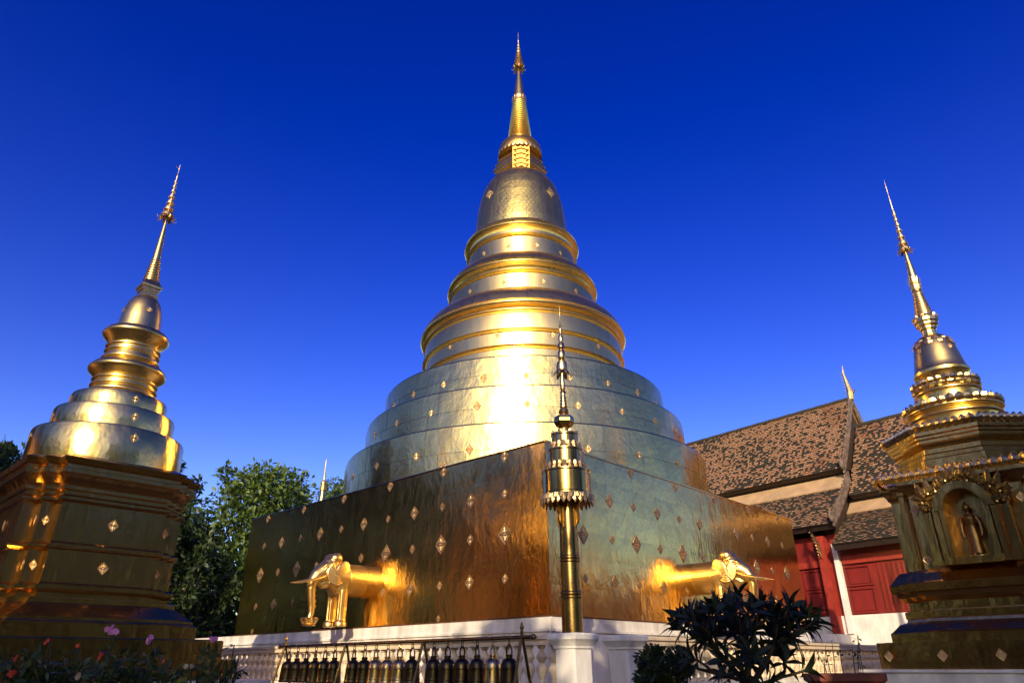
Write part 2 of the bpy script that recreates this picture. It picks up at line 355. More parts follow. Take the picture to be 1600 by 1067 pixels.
# beaten sheets on the two visible walls, each a little bulged and tilted
def sheet_mesh(w, h, seed, nx=4, ny=3):
    r = random.Random(seed); vs = []; fs = []
    tx, ty = r.uniform(-.0035, .0035), r.uniform(-.003, .003)
    for j in range(ny + 1):
        for i in range(nx + 1):
            u, v = i / nx - .5, j / ny - .5
            edge = i in (0, nx) or j in (0, ny)
            d = 0.004 + r.uniform(0.0, 0.002 if edge else 0.0055) + (tx * u + ty * v)
            vs.append((u * w, v * h, max(d, 0.001)))
    for j in range(ny):
        for i in range(nx):
            a = j * (nx + 1) + i; fs.append((a, a + 1, a + nx + 2, a + nx + 1))
    me = bpy.data.meshes.new('gold_sheet'); me.from_pydata(vs, [], fs); me.materials.append(M['gold_face'])
    me.polygons.foreach_set('use_smooth', [True] * len(me.polygons)); return me
NX, NZ = 12, 6; sw, sh = SIDE / NX, (Z1 - Z0) / NZ
SH = [sheet_mesh(sw - .006, sh - .005, 100 + i) for i in range(24)]
for face in (0, 1):
    for i in range(NX):
        for j in range(NZ):
            u = -HS + sw * (i + .5); z = Z0 + sh * (j + .5)
            if face == 0:
                q = swell_s(u + HS); pos, n = (-HS - swell(u + HS), u, z), Vector((-1, -q, 0)).normalized(); x = Vector((q, -1, 0)).normalized()
            else: pos, n, x = (u, -HS, z), Vector((0, -1, 0)), Vector((1, 0, 0))
            y = Vector((0, 0, 1))
            mw = Matrix(((x.x, y.x, n.x, pos[0]), (x.y, y.y, n.y, pos[1]), (x.z, y.z, n.z, pos[2]), (0, 0, 0, 1)))
            if rnd.random() < .5: mw = mw @ Matrix.Rotation(math.pi, 4, 'Z')
            inst(rnd.choice(SH), 'gold_sheet', ST, mw)
# lozenges in their lattice on the walls
us = [1.38, 2.62, 3.77, 5.0, 6.24, 7.48, 8.72, 9.97, 11.2, 12.45, 13.7]
for face in (0, 1):
    for i, u in enumerate(us):
        big = i % 2 == 0
        for z, hb, hsml in ((4.55, .27, .14), (5.57, .13, .21), (3.48, .13, .20), (6.56, .17, .07), (2.66, .10, .10)):
            hh = hb if big else hsml
            if z > 6.5 and not big: continue
            if z < 3 and i % 4 != 2: continue
            if abs(u - 7.48) < .7 and z < 4.4: continue
            c = u - HS
            pos, n = ((-HS - .014 - swell(u), c, z), (-1, 0, 0)) if face == 0 else ((c, -HS - .012, z), (0, -1, 0))
            put_lozenge(ST, pos, n, hh)
# drum tiers with curved sheets
TIERS = [(7.08, 6.60, 8.42), (6.40, 8.42, 9.93), (5.75, 9.93, 11.28)]
for r, za, zb in TIERS:
    d = MB(); d.lathe([(r, za), (r, zb - .05), (r - .02, zb - .015), (r - .06, zb), (r - .9, zb + .01)], 128); d.build('drum_tier', M['gold'], ST, True)
    rows = 2; hh = (zb - .06 - max(za, 6.70)) / rows; z_lo = max(za, 6.70)
    ns = 46; da = 2 * math.pi / ns
    dirs = math.atan2(-1, -1)
    cms = []
    for sd in range(6):
        rr = random.Random(sd * 7 + int(r * 100)); vs = []; fs = []; nx, ny = 5, 2
        for j in range(ny + 1):
            for i in range(nx + 1):
                a = (i / nx - .5) * (da * .992); edge = i in (0, nx) or j in (0, ny)
                q = r + .008 + (0 if edge else rr.uniform(-.003, .006)) + rr.uniform(-.001, .001)
                vs.append((q * math.cos(a), q * math.sin(a), (j / ny) * (hh - .012)))
        for j in range(ny):
            for i in range(nx):
                a = j * (nx + 1) + i; fs.append((a, a + 1, a + nx + 2, a + nx + 1))
        me = bpy.data.meshes.new('drum_sheet'); me.from_pydata(vs, [], fs); me.materials.append(M['gold'])
        me.polygons.foreach_set('use_smooth', [True] * len(me.polygons)); cms.append(me)
    for row in range(rows):
        for k in range(-12, 12):
            a = dirs + da * (k + .5 * row + .25)
            inst(cms[rnd.randrange(6)], 'drum_sheet', ST, Matrix.Translation((0, 0, z_lo + row * hh)) @ Matrix.Rotation(a, 4, 'Z') @ Matrix.Translation((r, 0, 0)) @ Matrix.Rotation(rnd.uniform(-.012, .012), 4, 'Z') @ Matrix.Rotation(rnd.uniform(-.006, .006), 4, 'Y') @ Matrix.Translation((-r + .004, 0, 0)))
def round_lozenge(parent, r, z, ang_world_deg, hh, rot, slope=0.0):
    """ang: degrees clockwise seen from above, 0 = towards the camera side (-Y)"""
    a = math.atan2(-math.cos(R_(ang_world_deg)), math.sin(R_(ang_world_deg))) - rot
    n = Vector((math.cos(a), math.sin(a), slope)); p = Vector((math.cos(a) * r, math.sin(a) * r, z))
    put_lozenge(parent, p, n, hh)
for r, z in ((7.09, 7.57), (6.41, 9.22), (5.76, 10.47)):
    for k in range(-6, 7):
        round_lozenge(ST, r + .006, z, 15 * k, .20 if k == -1 else .14, ROT)
def prof_part(name, prof, mat, parent, seg=96, smooth=True, cap=True):
    mb = MB(); mb.lathe(prof[::-1] if prof[0][1] > prof[-1][1] else prof, seg, cap=cap); return mb.build(name, mat, parent, smooth, angle=28)
def roll(r, z, d=.07, h=.07, n=5):     # a rounded moulding going downwards
    return [(r + d * math.sin(math.pi * i / n) , z + h - 2 * h * i / n) for i in range(n + 1)]
P3 = [(3.0, 15.16), (3.6, 15.12), (3.95, 14.98), (4.22, 14.72), (4.38, 14.45), (4.46, 14.22)] + roll(4.40, 14.12, .08, .08) + [(4.24, 14.0), (4.20, 13.93), (4.27, 13.90)] + roll(4.28, 13.83, .09, .05) + [(4.22, 13.76), (4.26, 13.72)] + [(4.27, 13.66), (4.25, 13.12)] + roll(4.25, 13.04, .11, .06) + [(4.18, 12.97)] + [(4.23, 12.90), (4.23, 12.46)] + roll(4.23, 12.36, .12, .07) + [(4.16, 12.26)] + [(4.22, 12.2), (4.22, 11.2)]
P2 = [(2.3, 17.46), (2.7, 17.44), (3.0, 17.27), (3.22, 17.02), (3.36, 16.75)] + roll(3.32, 16.60, .08, .08) + [(3.20, 16.48), (3.16, 16.40), (3.22, 16.36)] + roll(3.24, 16.24, .09, .06) + [(3.18, 16.16)] + [(3.25, 16.06), (3.24, 15.46)] + roll(3.24, 15.36, .11, .06) + [(3.18, 15.28)] + [(3.24, 15.2), (3.24, 15.0)]
P1 = [(1.9, 19.52), (2.30, 19.48), (2.52, 19.32), (2.64, 19.12)] + roll(2.60, 18.97, .08, .08) + [(2.47, 18.85), (2.44, 18.76), (2.48, 18.72)] + roll(2.48, 18.54, .10, .06) + [(2.42, 18.45)] + [(2.46, 18.38), (2.45, 17.62)] + roll(2.45, 17.52, .08, .07) + [(2.44, 17.4)]
for P in (P3, P2, P1): prof_part('ring_moulding', P, M['gold_smooth'], ST, 128)
for r, z in ((2.46, 17.92), (3.25, 15.68), (4.24, 12.80)):
    for k in range(-3, 3): round_lozenge(ST, r + .006, z, 14.4 + 28.8 * k, .12, ROT)
BELL = [(1.10, 23.24), (1.36, 23.06), (1.60, 22.75), (1.80, 22.35), (1.95, 21.85), (2.05, 21.3), (2.13, 20.6), (2.19, 19.9), (2.20, 19.5)]
prof_part('bell', BELL, M['gold_bell'], ST, 96)
# mosaic of little sheets on the bell (too small to pick apart)
mo = MB()
def bell_r(z):
    for (r0, z0), (r1, z1) in zip(BELL, BELL[1:]):
        if z1 <= z <= z0: return r1 + (r0 - r1) * (z - z1) / (z0 - z1)
    return 1.1
rows = 22; zt = 23.1; zb_ = 19.55
for j in range(rows):
    za = zb_ + (zt - zb_) * j / rows; zc = zb_ + (zt - zb_) * (j + 1) / rows - .008; ra, rc = bell_r(za) + .006, bell_r(zc) + .006
    n = 64
    for k in range(n):
        a0 = 2 * math.pi * (k + .5 * (j % 2)) / n; a1 = a0 + 2 * math.pi / n * .95; q = rnd.uniform(0, .006); q2 = rnd.uniform(0, .006)
        mo.add([((ra + q) * math.cos(a0), (ra + q) * math.sin(a0), za), ((ra + q2) * math.cos(a1), (ra + q2) * math.sin(a1), za), ((rc + q) * math.cos(a1), (rc + q) * math.sin(a1), zc), ((rc + q2) * math.cos(a0), (rc + q2) * math.sin(a0), zc)], [(0, 1, 2, 3)])
tag(mo.build('bell_mosaic', M['gold_bell'], ST), kind='stuff')
for k in range(4): round_lozenge(ST, bell_r(21.45) + .012, 21.45, 43 + 90 * k, .30, ROT, .18)
# harmika: square throne with cut corners
def cut_square(dist, c=.60):
    A = dist / math.sqrt(2); q = A - c
    return [(A, -A), (A, q), (q, A), (-A, A), (-A, -q), (-q, -A)]
hb = MB(); hp = []
for dz, d in ((23.10, 1.12), (23.34, 1.14), (23.36, 1.24), (23.50, 1.24), (23.52, 1.12), (23.66, 1.12), (23.68, 1.28), (23.80, 1.28), (23.82, 1.36), (23.98, 1.36), (24.00, 1.20), (24.12, 1.18), (24.14, 1.26), (24.28, 1.24), (24.30, 1.10), (24.46, 1.08), (24.48, 1.16), (24.60, 1.14), (24.90, .98)):
    hp.append((cut_square(d), dz))
hb.outline(hp); hb.build('harmika', M['gold_smooth'], ST)
for k in (0, 2):
    a = math.pi / 4 + k * math.pi / 2 + math.pi; cp = MB(); X = .98
    cp.hexa([(.3, -.42, 23.12), (X, -.42, 23.12), (X, .42, 23.12), (.3, .42, 23.12), (.3, -.42, 24.86), (X - .02, -.42, 24.86), (X - .02, .42, 24.86), (.3, .42, 24.86)])
    for z in (23.62, 23.92, 24.22, 24.52):
        for s in (-1, 1):
            pp = [(X, 0, z), (X + .05, 0, z), (X + .05, s * .38, z - .13), (X, s * .38, z - .13), (X, 0, z + .10), (X + .05, 0, z + .10), (X + .05, s * .38, z - .04), (X, s * .38, z - .04)]
            cp.hexa(pp if s > 0 else [pp[i] for i in (1, 0, 3, 2, 5, 4, 7, 6)])
    for z in (23.45, 23.75, 24.05, 24.35):
        for s in (-1, 1): cp.leaf((X, s * .24, z - .08), (0, s * .10, .16), (0, .05, 0), (.05, 0, 0))
    cp.box((X + .01, 0, 24.80), (.05, .86, .07)); cp.box((X + .02, 0, 23.16), (.07, .90, .07))
    for s in (-1, 0, 1): cp.leaf((X, s * .38, 24.84), (0.02, 0, .16), (0, .08, 0), (.04, 0, 0))
    cp.leaf((X + .02, 0, 23.18), (0.0, 0, .28), (0, .18, 0), (.07, 0, 0))
    cp.build('corner_panel', M['ornament_deep'], ST, rot=(0, 0, a))
lc = [(.9, 24.70), (1.08, 24.76), (1.11, 24.84), (1.10, 25.05), (1.02, 25.30), (.88, 25.52), (.74, 25.68), (.62, 25.75)]
o = prof_part('lotus_collar', lc, M['ornament_deep'], ST, 64)
lr = MB(); lr.leaf_ring(1.09, 24.86, 30, -.20, .12, .02, .02); lr.build('petal_fringe', M['ornament'], o)
rs = []
N = 18
for i in range(N):
    z = 25.72 + (28.46 - 25.72) * i / N; h = (28.46 - 25.72) / N; r = .62 + (.345 - .62) * i / N
    rs += [(r * .80, z), (r * .98, z + .12 * h), (r * 1.02, z + .38 * h), (r * .98, z + .62 * h), (r * .80, z + .74 * h)]
prof_part('ring_spire', rs, M['gold_smooth'], ST, 48)
pc = MB(); pc.lathe([(.33, 28.44), (.37, 28.50), (.37, 28.62), (.31, 28.70), (.30, 28.78)], 32); pc.leaf_ring(.35, 28.56, 14, .22, .07, .03, .02); pc.leaf_ring(.36, 28.52, 14, -.10, .06, .03, .02)
pc.build('petal_collar', M['ornament'], ST)
prof_part('cone', [(.305, 28.76), (.25, 29.3), (.17, 29.95), (.09, 30.55), (.06, 30.9)], M['gold_smooth'], ST, 32)
finial(ST, 30.55, [(.29, 31.00), (.235, 31.30), (.195, 31.55), (.165, 31.80), (.135, 32.05), (.10, 32.32), (.075, 32.58)], 33.72, .36, 30.80, M['ornament'])

# ------------------------------------------------------------------ elephant statues
def elephant():
    t = thing('elephant_statue', (0, 0, 0), 0, '', 'statue', 'elephant statues stepping out of the stupa base')
    mb = MB()
    mb.tube([(-.15, 0, 1.29), (.3, 0, 1.29), (.75, 0, 1.30), (.95, 0, 1.34), (1.12, 0, 1.42)], [.46, .465, .455, .43, .36], 28)
    mb.ellipsoid((1.12, 0, 1.52), (.36, .34, .40)); mb.ellipsoid((.86, 0, 1.12), (.26, .40, .36))
    for s in (-1, 1):
        mb.ellipsoid((1.06, s * .15, 1.84), (.20, .17, .18)); mb.ellipsoid((1.36, s * .19, 1.52), (.12, .07, .10))
        mb.ellipsoid((1.40, s * .255, 1.545), (.055, .03, .038))
        mb.tube([(1.12, s * .335, 1.72), (1.28, s * .30, 1.70), (1.44, s * .25, 1.63), (1.52, s * .20, 1.55)], [.02, .03, .03, .02], 8)
        mb.ellipsoid((.92, s * .36, 1.46), (.24, .06, .34), Matrix.Rotation(R_(-18), 3, 'Y'))
        for q, rr in enumerate((.30, .235, .17, .105)):
            pts = [(1.10 + rr * .9 * math.cos(a) , s * (.375 - .05 * q * 0 - .10 * max(0, math.cos(a)) * rr / .3), 1.40 + rr * math.sin(a)) for a in [R_(x) for x in range(-150, 61, 21)]]
            mb.tube(pts, .036, 8)
        mb.tube([(.82, s * .27, -.0), (.82, s * .27, .10), (.80, s * .27, .16), (.80, s * .265, .5), (.80, s * .255, 1.0), (.80, s * .24, 1.2)], [.195, .19, .135, .125, .15, .2], 20)
        mb.box((.80, s * .262, .56), (.23, .22, .80)); mb.box((.935, s * .262, .56), (.03, .05, .80))
        for k in range(3): mb.ellipsoid((.97 - .03 * abs(k - 1), s * .27 + (k - 1) * .09, .04), (.05, .045, .05))
    mb.tube([(1.18, 0, 1.52), (1.40, 0, 1.44), (1.58, 0, 1.33), (1.68, 0, 1.18), (1.70, 0, .98), (1.67, 0, .75), (1.63, 0, .52), (1.62, 0, .32), (1.67, 0, .17), (1.76, 0, .12)], [.33, .27, .20, .155, .13, .115, .10, .088, .08, .07], 20)
    for z, x in ((.95, 1.58), (.80, 1.57), (.66, 1.55), (.52, 1.54)): mb.ellipsoid((x, 0, z), (.06, .05, .055))
    mb.tube([(1.22, 0, 1.22), (1.42, 0, 1.10), (1.50, 0, 1.14)], [.20, .12, .06], 14)
    remesh(mb, 'body', M['elephant'], t, .017, 4)
    for s in (-1, 1):
        tk = MB(); tk.tube([(1.38, s * .20, 1.34), (1.62, s * .235, 1.25), (1.88, s * .25, 1.185), (2.08, s * .245, 1.15), (2.26, s * .225, 1.13)], [.062, .056, .045, .03, .006], 14); tk.build('tusk', M['elephant'], t, True)
    hr = MB()
    for x, rr in ((.62, .462),):
        hr.lathe([(rr, -.06), (rr + .006, -.055), (rr + .006, .055), (rr, .06)], 40, cap=False)
        o0 = len(hr.v) - 160
        hr.v[o0:] = [(x + p[2], p[1], 1.29 + p[0]) for p in hr.v[o0:]]
    hr.build('harness_band', M['elephant'], t, True)
    ls = MB(); ls.lathe([(.16, .0), (.20, .02), (.13, .06), (.17, .14), (.24, .20), (.22, .22), (.05, .2)], 20, (1.66, 0)); ls.leaf_ring(.16, .05, 10, .17, .06, .10, .02, c=(1.66, 0)); ls.build('lotus_stand', M['elephant'], t)
    return t
EL = elephant()
EL['label'] = 'golden elephant statue stepping out of the left wall of the largest stupa, facing left'
p = CORNER + LV * 7.48; EL.location = (p.x, p.y, Z0); EL.rotation_euler = (0, 0, ROT + math.pi)
p = CORNER + RV * 7.0
copy_tree(EL, None, (p.x, p.y, Z0), ROT - math.pi / 2, 'golden elephant statue on the right wall of the largest stupa, behind the dark frangipani')

# ------------------------------------------------------------------ left stupa (and its twin far behind)
def redent(a, n=.26):
    q = [(a, -(a - 2 * n)), (a, a - 2 * n), (a - n, a - 2 * n), (a - n, a - n), (a - 2 * n, a - n), (a - 2 * n, a)]
    out = []
    for k in range(4):
        c, s = math.cos(k * math.pi / 2), math.sin(k * math.pi / 2)
        out += [(x * c - y * s, x * s + y * c) for x, y in q]
    # drop duplicates between quarters
    res = []
    for pnt in out:
        if not res or (abs(pnt[0] - res[-1][0]) + abs(pnt[1] - res[-1][1])) > 1e-6: res.append(pnt)
    return res
def rings_from(prof, fn): return [(fn(a), z) for a, z in prof]
def step_prof(seq):      # (a, z) bottom to top, allow vertical jumps by tiny slopes
    return seq
def small_stupa(loc, label, far=False):
    t = thing('small_stupa', (loc[0], loc[1], 0), ROT, label, 'stupa', 'small golden stupas round the largest one')
    pl = MB(); pl.outline(rings_from([(2.95, 0), (2.95, 1.22), (3.02, 1.24), (3.02, 1.34)], lambda a: redent(a, .01))); pl.build('plinth', M['white'], t)
    st = MB()
    st.outline(rings_from([(2.66, 1.35), (2.66, 1.70)], redent)); st.build('lower_step', M['gold_old'], t)
    st = MB(); st.outline(rings_from([(2.46, 1.70), (2.46, 2.04), (2.44, 2.06)], redent)); st.build('middle_step', M['gold_old'], t)
    st = MB(); st.outline(rings_from([(2.04, 2.06), (2.04, 2.31), (2.0, 2.33), (1.97, 2.36), (1.97, 2.41), (1.66, 2.66), (1.66, 2.74), (1.58, 2.76)], redent)); st.build('upper_step', M['gold_old'], t)
    bd = MB(); bd.outline(rings_from([(1.53, 2.74), (1.53, 2.84), (1.57, 2.86), (1.60, 2.90), (1.60, 2.97), (1.56, 2.99), (1.52, 3.02), (1.51, 3.60), (1.55, 3.62), (1.57, 3.65), (1.57, 3.70), (1.54, 3.72), (1.51, 3.75), (1.50, 4.48), (1.54, 4.50), (1.56, 4.53), (1.56, 4.58), (1.53, 4.60), (1.50, 4.63), (1.50, 4.70)], redent)); bd.build('body', M['gold_old'], t)
    cn = MB(); cn.outline(rings_from([(1.50, 4.70), (1.54, 4.73), (1.54, 4.79), (1.50, 4.81), (1.52, 4.87), (1.57, 4.94), (1.62, 5.00), (1.66, 5.02), (1.66, 5.10), (1.62, 5.12), (1.62, 5.19), (1.68, 5.21), (1.70, 5.32), (1.50, 5.42)], redent)); cn.build('cornice', M['gold_old'], t)
    for i, (r, za, zb) in enumerate(((1.53, 5.40, 6.20), (1.24, 6.20, 6.74), (1.0, 6.74, 7.14))):
        # beaten sheet: slightly uneven rings
        prof_part('drum_tier', [(r, za), (r + .006, za + .2), (r - .002, zb - .06), (r - .02, zb - .01), (r - .06, zb), (r - .4, zb + .005)], M['gold'], t, 72)
        for k in range(4): round_lozenge(t, r + .006, max((za + zb) / 2, 5.93 if za < 5.5 else 0) + .02, -46.9 + 0 + 90 * k + 93.8, .105, ROT)
    prof_part('ring_moulding', [(.40, 8.04), (.66, 8.02), (.76, 7.96)] + roll(.78, 7.84, .05, .09) + [(.72, 7.70), (.66, 7.64)] + roll(.64, 7.57, .06, .05) + [(.66, 7.50)] + roll(.66, 7.42, .05, .05) + roll(.67, 7.28, .06, .06) + [(.68, 7.2), (.68, 7.1)], M['gold_smooth'], t, 72)
    prof_part('ring_moulding', [(.40, 8.98), (.52, 8.95), (.66, 8.88)] + roll(.68, 8.76, .05, .09) + [(.62, 8.60), (.56, 8.52)] + roll(.55, 8.44, .05, .05) + roll(.55, 8.31, .05, .05) + [(.56, 8.22)] + roll(.57, 8.12, .06, .05) + [(.58, 8.05), (.58, 8.0)], M['gold_smooth'], t, 72)
    prof_part('bell', [(.20, 9.90), (.28, 9.84), (.36, 9.70), (.42, 9.50), (.455, 9.25), (.475, 9.0), (.49, 8.92)], M['gold_smooth'], t, 48)
    for k in range(4): round_lozenge(t, .435, 9.42, 46.9 + 90 * k, .085, ROT, .2)
    hm = MB(); sq = lambda a: [(a, -a), (a, a), (-a, a), (-a, -a)]
    hm.outline(rings_from([(.20, 9.80), (.20, 9.94), (.17, 9.97), (.17, 10.02), (.20, 10.04), (.20, 10.10), (.235, 10.13), (.24, 10.18), (.22, 10.20), (.15, 10.36)], sq)); hm.build('harmika', M['gold_smooth'], t)
    rr = []
    for i in range(9):
        z = 10.34 + .68 * i / 9; h = .68 / 9; r = .185 + (.105 - .185) * i / 9
        rr += [(r * .84, z), (r, z + .25 * h), (r, z + .6 * h), (r * .84, z + .98 * h)]
    prof_part('ring_spire', rr, M['gold_smooth'], t, 28)
    if far:        # the far one carries a stouter plain cone under a banded rod
        prof_part('cone', [(.46, 10.1), (.40, 10.5), (.31, 11.0), (.20, 11.6), (.16, 11.95)], M['gold'], t, 24)
        prof_part('ring', [(.17, 11.93), (.22, 11.97), (.22, 12.18), (.18, 12.22), (.18, 12.36), (.205, 12.4), (.205, 12.52), (.10, 12.60)], M['ornament_deep'], t, 24)
        rr = [(.09, 12.58)]
        for i in range(6):
            z = 12.66 + .16 * i; r = .10 - .010 * i; rr += [(r * .6, z), (r, z + .03), (r, z + .09), (r * .6, z + .12)]
        rr += [(.03, 13.7), (.025, 14.0), (.005, 14.12)]; prof_part('finial', rr, M['ornament'], t, 16)
        return t
    prof_part('cone', [(.098, 11.0), (.085, 11.3), (.055, 11.85), (.026, 12.2), (.02, 12.4)], M['gold_smooth'], t, 20)
    finial(t, 12.2, [(.155, 12.36), (.112, 12.56), (.088, 12.76), (.070, 12.96), (.056, 13.14), (.046, 13.30), (.038, 13.45)], 14.10, .22, 12.28, k=1.0)
    for z, hh in ((4.14, .12), (3.32, .115)):
        for k in range(4):
            a = k * math.pi / 2; n = Vector((math.cos(a), math.sin(a), 0))
            put_lozenge(t, n * 1.515 + Vector((0, 0, z)), n, hh)
            for s in (-1, 1):
                put_lozenge(t, Vector((n.x * 1.258 - n.y * s * 1.12, n.y * 1.258 + n.x * s * 1.12, z)), n, hh * .85, sx=.8)
    return t
LS = small_stupa((-9.11, 14.93), 'small golden stupa on a redented square base left of the largest stupa')
p = Vector((-12.55, 44.9, 0))
small_stupa((p.x, p.y), 'far golden stupa spire among trees behind the left end of the gold wall', True)

# ------------------------------------------------------------------ right stupa, more ornate
def right_stupa(loc):
    t = thing('ornate_stupa', (loc[0], loc[1], 0), ROT, 'dark gold ornate stupa with lotus-petal rows and a niche at the right edge', 'stupa', 'small golden stupas round the largest one')
    pl = MB(); pl.outline(rings_from([(2.55, 0), (2.55, 1.36), (2.60, 1.38), (2.60, 1.43)], lambda a: redent(a, .01))); pl.build('plinth', M['white'], t)
    q = MB(); q.outline(rings_from([(2.36, 1.43), (2.36, 1.94)], redent)); q.build('lower_step', M['gold_old'], t)
    pd = MB(); pd.outline(rings_from([(2.10, 1.94), (2.10, 2.12), (2.06, 2.15), (1.92, 2.30), (1.80, 2.34), (1.78, 2.40), (1.80, 2.42), (1.80, 2.55), (1.70, 2.58), (1.70, 2.74), (1.76, 2.77), (1.84, 2.84), (1.86, 2.92), (1.94, 2.94), (1.95, 3.10), (1.92, 3.13), (1.80, 3.30), (1.72, 3.38)], redent)); pd.build('pedestal', M['gold_old'], t)
    bd = MB(); bd.outline(rings_from([(1.62, 3.38), (1.60, 4.96), (1.64, 5.00), (1.66, 5.07), (1.72, 5.14), (1.75, 5.21), (1.75, 5.29), (1.70, 5.31)], redent)); bd.build('body', M['gold_old'], t)
    # pilasters at the body's edges
    for k in (2, 3):
        a = k * math.pi / 2
        for s in (-1.22, 1.22):
            pb = MB(); pb.box((1.63, s, 4.25), (.07, .10, 1.64)); pb.box((1.64, s, 3.46), (.12, .16, .10)); pb.box((1.64, s, 3.55), (.10, .13, .05)); pb.box((1.64, s, 5.02), (.12, .15, .06))
            pb.build('pilaster', M['gold_old'], t, rot=(0, 0, a))
        # niche
        nb = MB()
        for s in (-1, 1):
            nb.box((1.82, s * .42, 4.02), (.48, .08, 1.26)); nb.box((1.86, s * .54, 4.02), (.32, .12, 1.24)); nb.box((1.92, s * .72, 4.00), (.14, .16, 1.20))
            nb.box((1.94, s * .72, 3.44), (.20, .22, .10)); nb.box((1.94, s * .72, 4.62), (.20, .22, .07)); nb.box((1.94, s * .42, 3.48), (.26, .12, .10))
        for i in range(7):
            a0, a1 = math.pi * i / 7, math.pi * (i + 1) / 7; r0, r1 = .38, .58
            q = [(1.58, r0 * math.cos(a0), 4.50 + r0 * 1.1 * math.sin(a0)), (1.58, r1 * math.cos(a0), 4.50 + r1 * math.sin(a0)), (1.58, r1 * math.cos(a1), 4.50 + r1 * math.sin(a1)), (1.58, r0 * math.cos(a1), 4.50 + r0 * 1.1 * math.sin(a1))]
            nb.hexa(q + [(2.06, y_, z_) for _, y_, z_ in q])
        nb.box((1.82, 0, 3.46), (.46, .76, .14))
        nb.build('niche_frame', M['gold_old'], t, rot=(0, 0, a))
        pm = MB(); rr = random.Random(5)
        for s in (-1, 1):
            pts = [Vector(q) for q in ((1.98, s * .64, 4.52), (1.99, s * .74, 4.66), (1.99, s * .70, 4.82), (1.98, s * .58, 4.86), (1.97, s * .44, 4.90), (1.96, s * .28, 5.00), (1.95, s * .12, 5.12), (1.95, 0, 5.20))]
            pm.tube(pts, [.02, .035, .04, .035, .035, .035, .03, .02], 6)
            for i in range(46):
                f = i / 45 * 6.99; j = int(f); pnt = pts[j].lerp(pts[j + 1], f - j); tg = (pts[j + 1] - pts[j]).normalized(); nr = Vector((0, tg.z * s, -tg.y * s)); nr = nr if nr.z > -.2 else -nr
                ln = rr.uniform(.12, .26); dr = nr * ln + tg * rr.uniform(-.05, .12) + Vector((rr.uniform(.0, .06), 0, 0))
                pm.leaf(pnt, dr, tg * rr.uniform(.055, .085), (.06, 0, 0))
                if i % 2: pm.leaf(pnt + Vector((.02, 0, 0)), nr * -.13 + tg * .05, tg * .045, (.05, 0, 0))
                if i % 9 == 0: pm.ellipsoid(pnt + Vector((.05, rr.uniform(-.03, .03), rr.uniform(-.03, .05))), (.03, .035, .035), seg=6)
            pm.leaf((1.99, s * .66, 4.80), (.03, s * .14, .36), (0, .08, 0), (.06, 0, 0)); pm.leaf((1.99, s * .52, 4.86), (.03, s * .10, .42), (0, .08, 0), (.06, 0, 0))
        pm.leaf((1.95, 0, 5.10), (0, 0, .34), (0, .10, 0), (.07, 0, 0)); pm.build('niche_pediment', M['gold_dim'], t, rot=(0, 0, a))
    lp = MB()
    def petal_square(mb, a, z, n, h, w, flare):
        for k in range(4):
            ang = k * math.pi / 2; u = Vector((math.cos(ang), math.sin(ang), 0)); tn = Vector((-math.sin(ang), math.cos(ang), 0))
            for i in range(n):
                f = (i + .5) / n * 2 - 1
                mb.leaf(u * a + tn * a * f * .96 + Vector((0, 0, z)), Vector((0, 0, h)) + u * (flare + .05), tn * w, u * .09, belly=.45)
    petal_square(lp, 1.66, 5.29, 16, .24, .118, .0); petal_square(lp, 1.60, 5.30, 17, .26, .11, .0)
    lp.build('lotus_row', M['gold_relief'], t)
    octg = lambda a: [(a / math.cos(math.pi / 8) * math.cos(math.pi / 8 + k * math.pi / 4), a / math.cos(math.pi / 8) * math.sin(math.pi / 8 + k * math.pi / 4)) for k in range(8)]
    oc = MB(); oc.outline(rings_from([(1.46, 5.29), (1.46, 5.74), (1.40, 5.78), (1.40, 5.86), (1.36, 5.90), (1.36, 6.00), (1.40, 6.03), (1.42, 6.10), (1.46, 6.13), (1.46, 6.19), (1.50, 6.22), (1.50, 6.27), (1.54, 6.30), (1.54, 6.38), (1.48, 6.40)], octg)); oc.build('octagonal_tier', M['gold_old'], t)
    lo = MB()
    for k in range(8):
        ang = k * math.pi / 4; u = Vector((math.cos(ang), math.sin(ang), 0)); tn = Vector((-math.sin(ang), math.cos(ang), 0)); wd = 1.50 * math.tan(math.pi / 8)
        for i in range(8):
            f = (i + .5) / 8 * 2 - 1
            lo.leaf(u * 1.50 + tn * wd * f + Vector((0, 0, 6.39)), Vector((0, 0, .22)) + u * .08, tn * .105, u * .09, belly=.45)
    lo.build('lotus_row', M['gold_relief'], t)
    prof_part('drum_tier', [(1.10, 6.40), (.98, 6.42), (.97, 6.50), (.96, 6.62), (.97, 6.82)] + roll(.98, 6.92, .06, .05)[::-1] + [(1.0, 6.98), (1.04, 7.02)] + roll(1.02, 7.08, .06, .05)[::-1] + [(1.02, 7.14), (.90, 7.17)], M['gold_smooth'], t, 72)
    l1 = MB(); l1.leaf_ring(1.02, 7.13, 34, .19, .115, .05, .05); l1.build('lotus_row', M['gold_relief'], t)
    prof_part('ring_moulding', [(.72, 7.15), (.68, 7.2), (.67, 7.50)] + roll(.68, 7.60, .06, .05)[::-1] + [(.70, 7.68)] + roll(.69, 7.74, .05, .05)[::-1] + [(.66, 7.82), (.58, 7.84)], M['gold_smooth'], t, 64)
    l2 = MB(); l2.leaf_ring(.70, 7.78, 26, .15, .10, .04, .045); l2.leaf_ring(.70, 7.76, 26, -.12, .10, .01, .05); l2.build('lotus_row', M['gold_relief'], t)
    prof_part('bell', [(.53, 7.82), (.56, 7.92), (.59, 8.04), (.63, 8.10), (.635, 8.17), (.60, 8.22), (.565, 8.36), (.53, 8.55), (.485, 8.78), (.44, 8.95), (.38, 9.07), (.30, 9.15), (.20, 9.18)], M['gold_smooth'], t, 56)
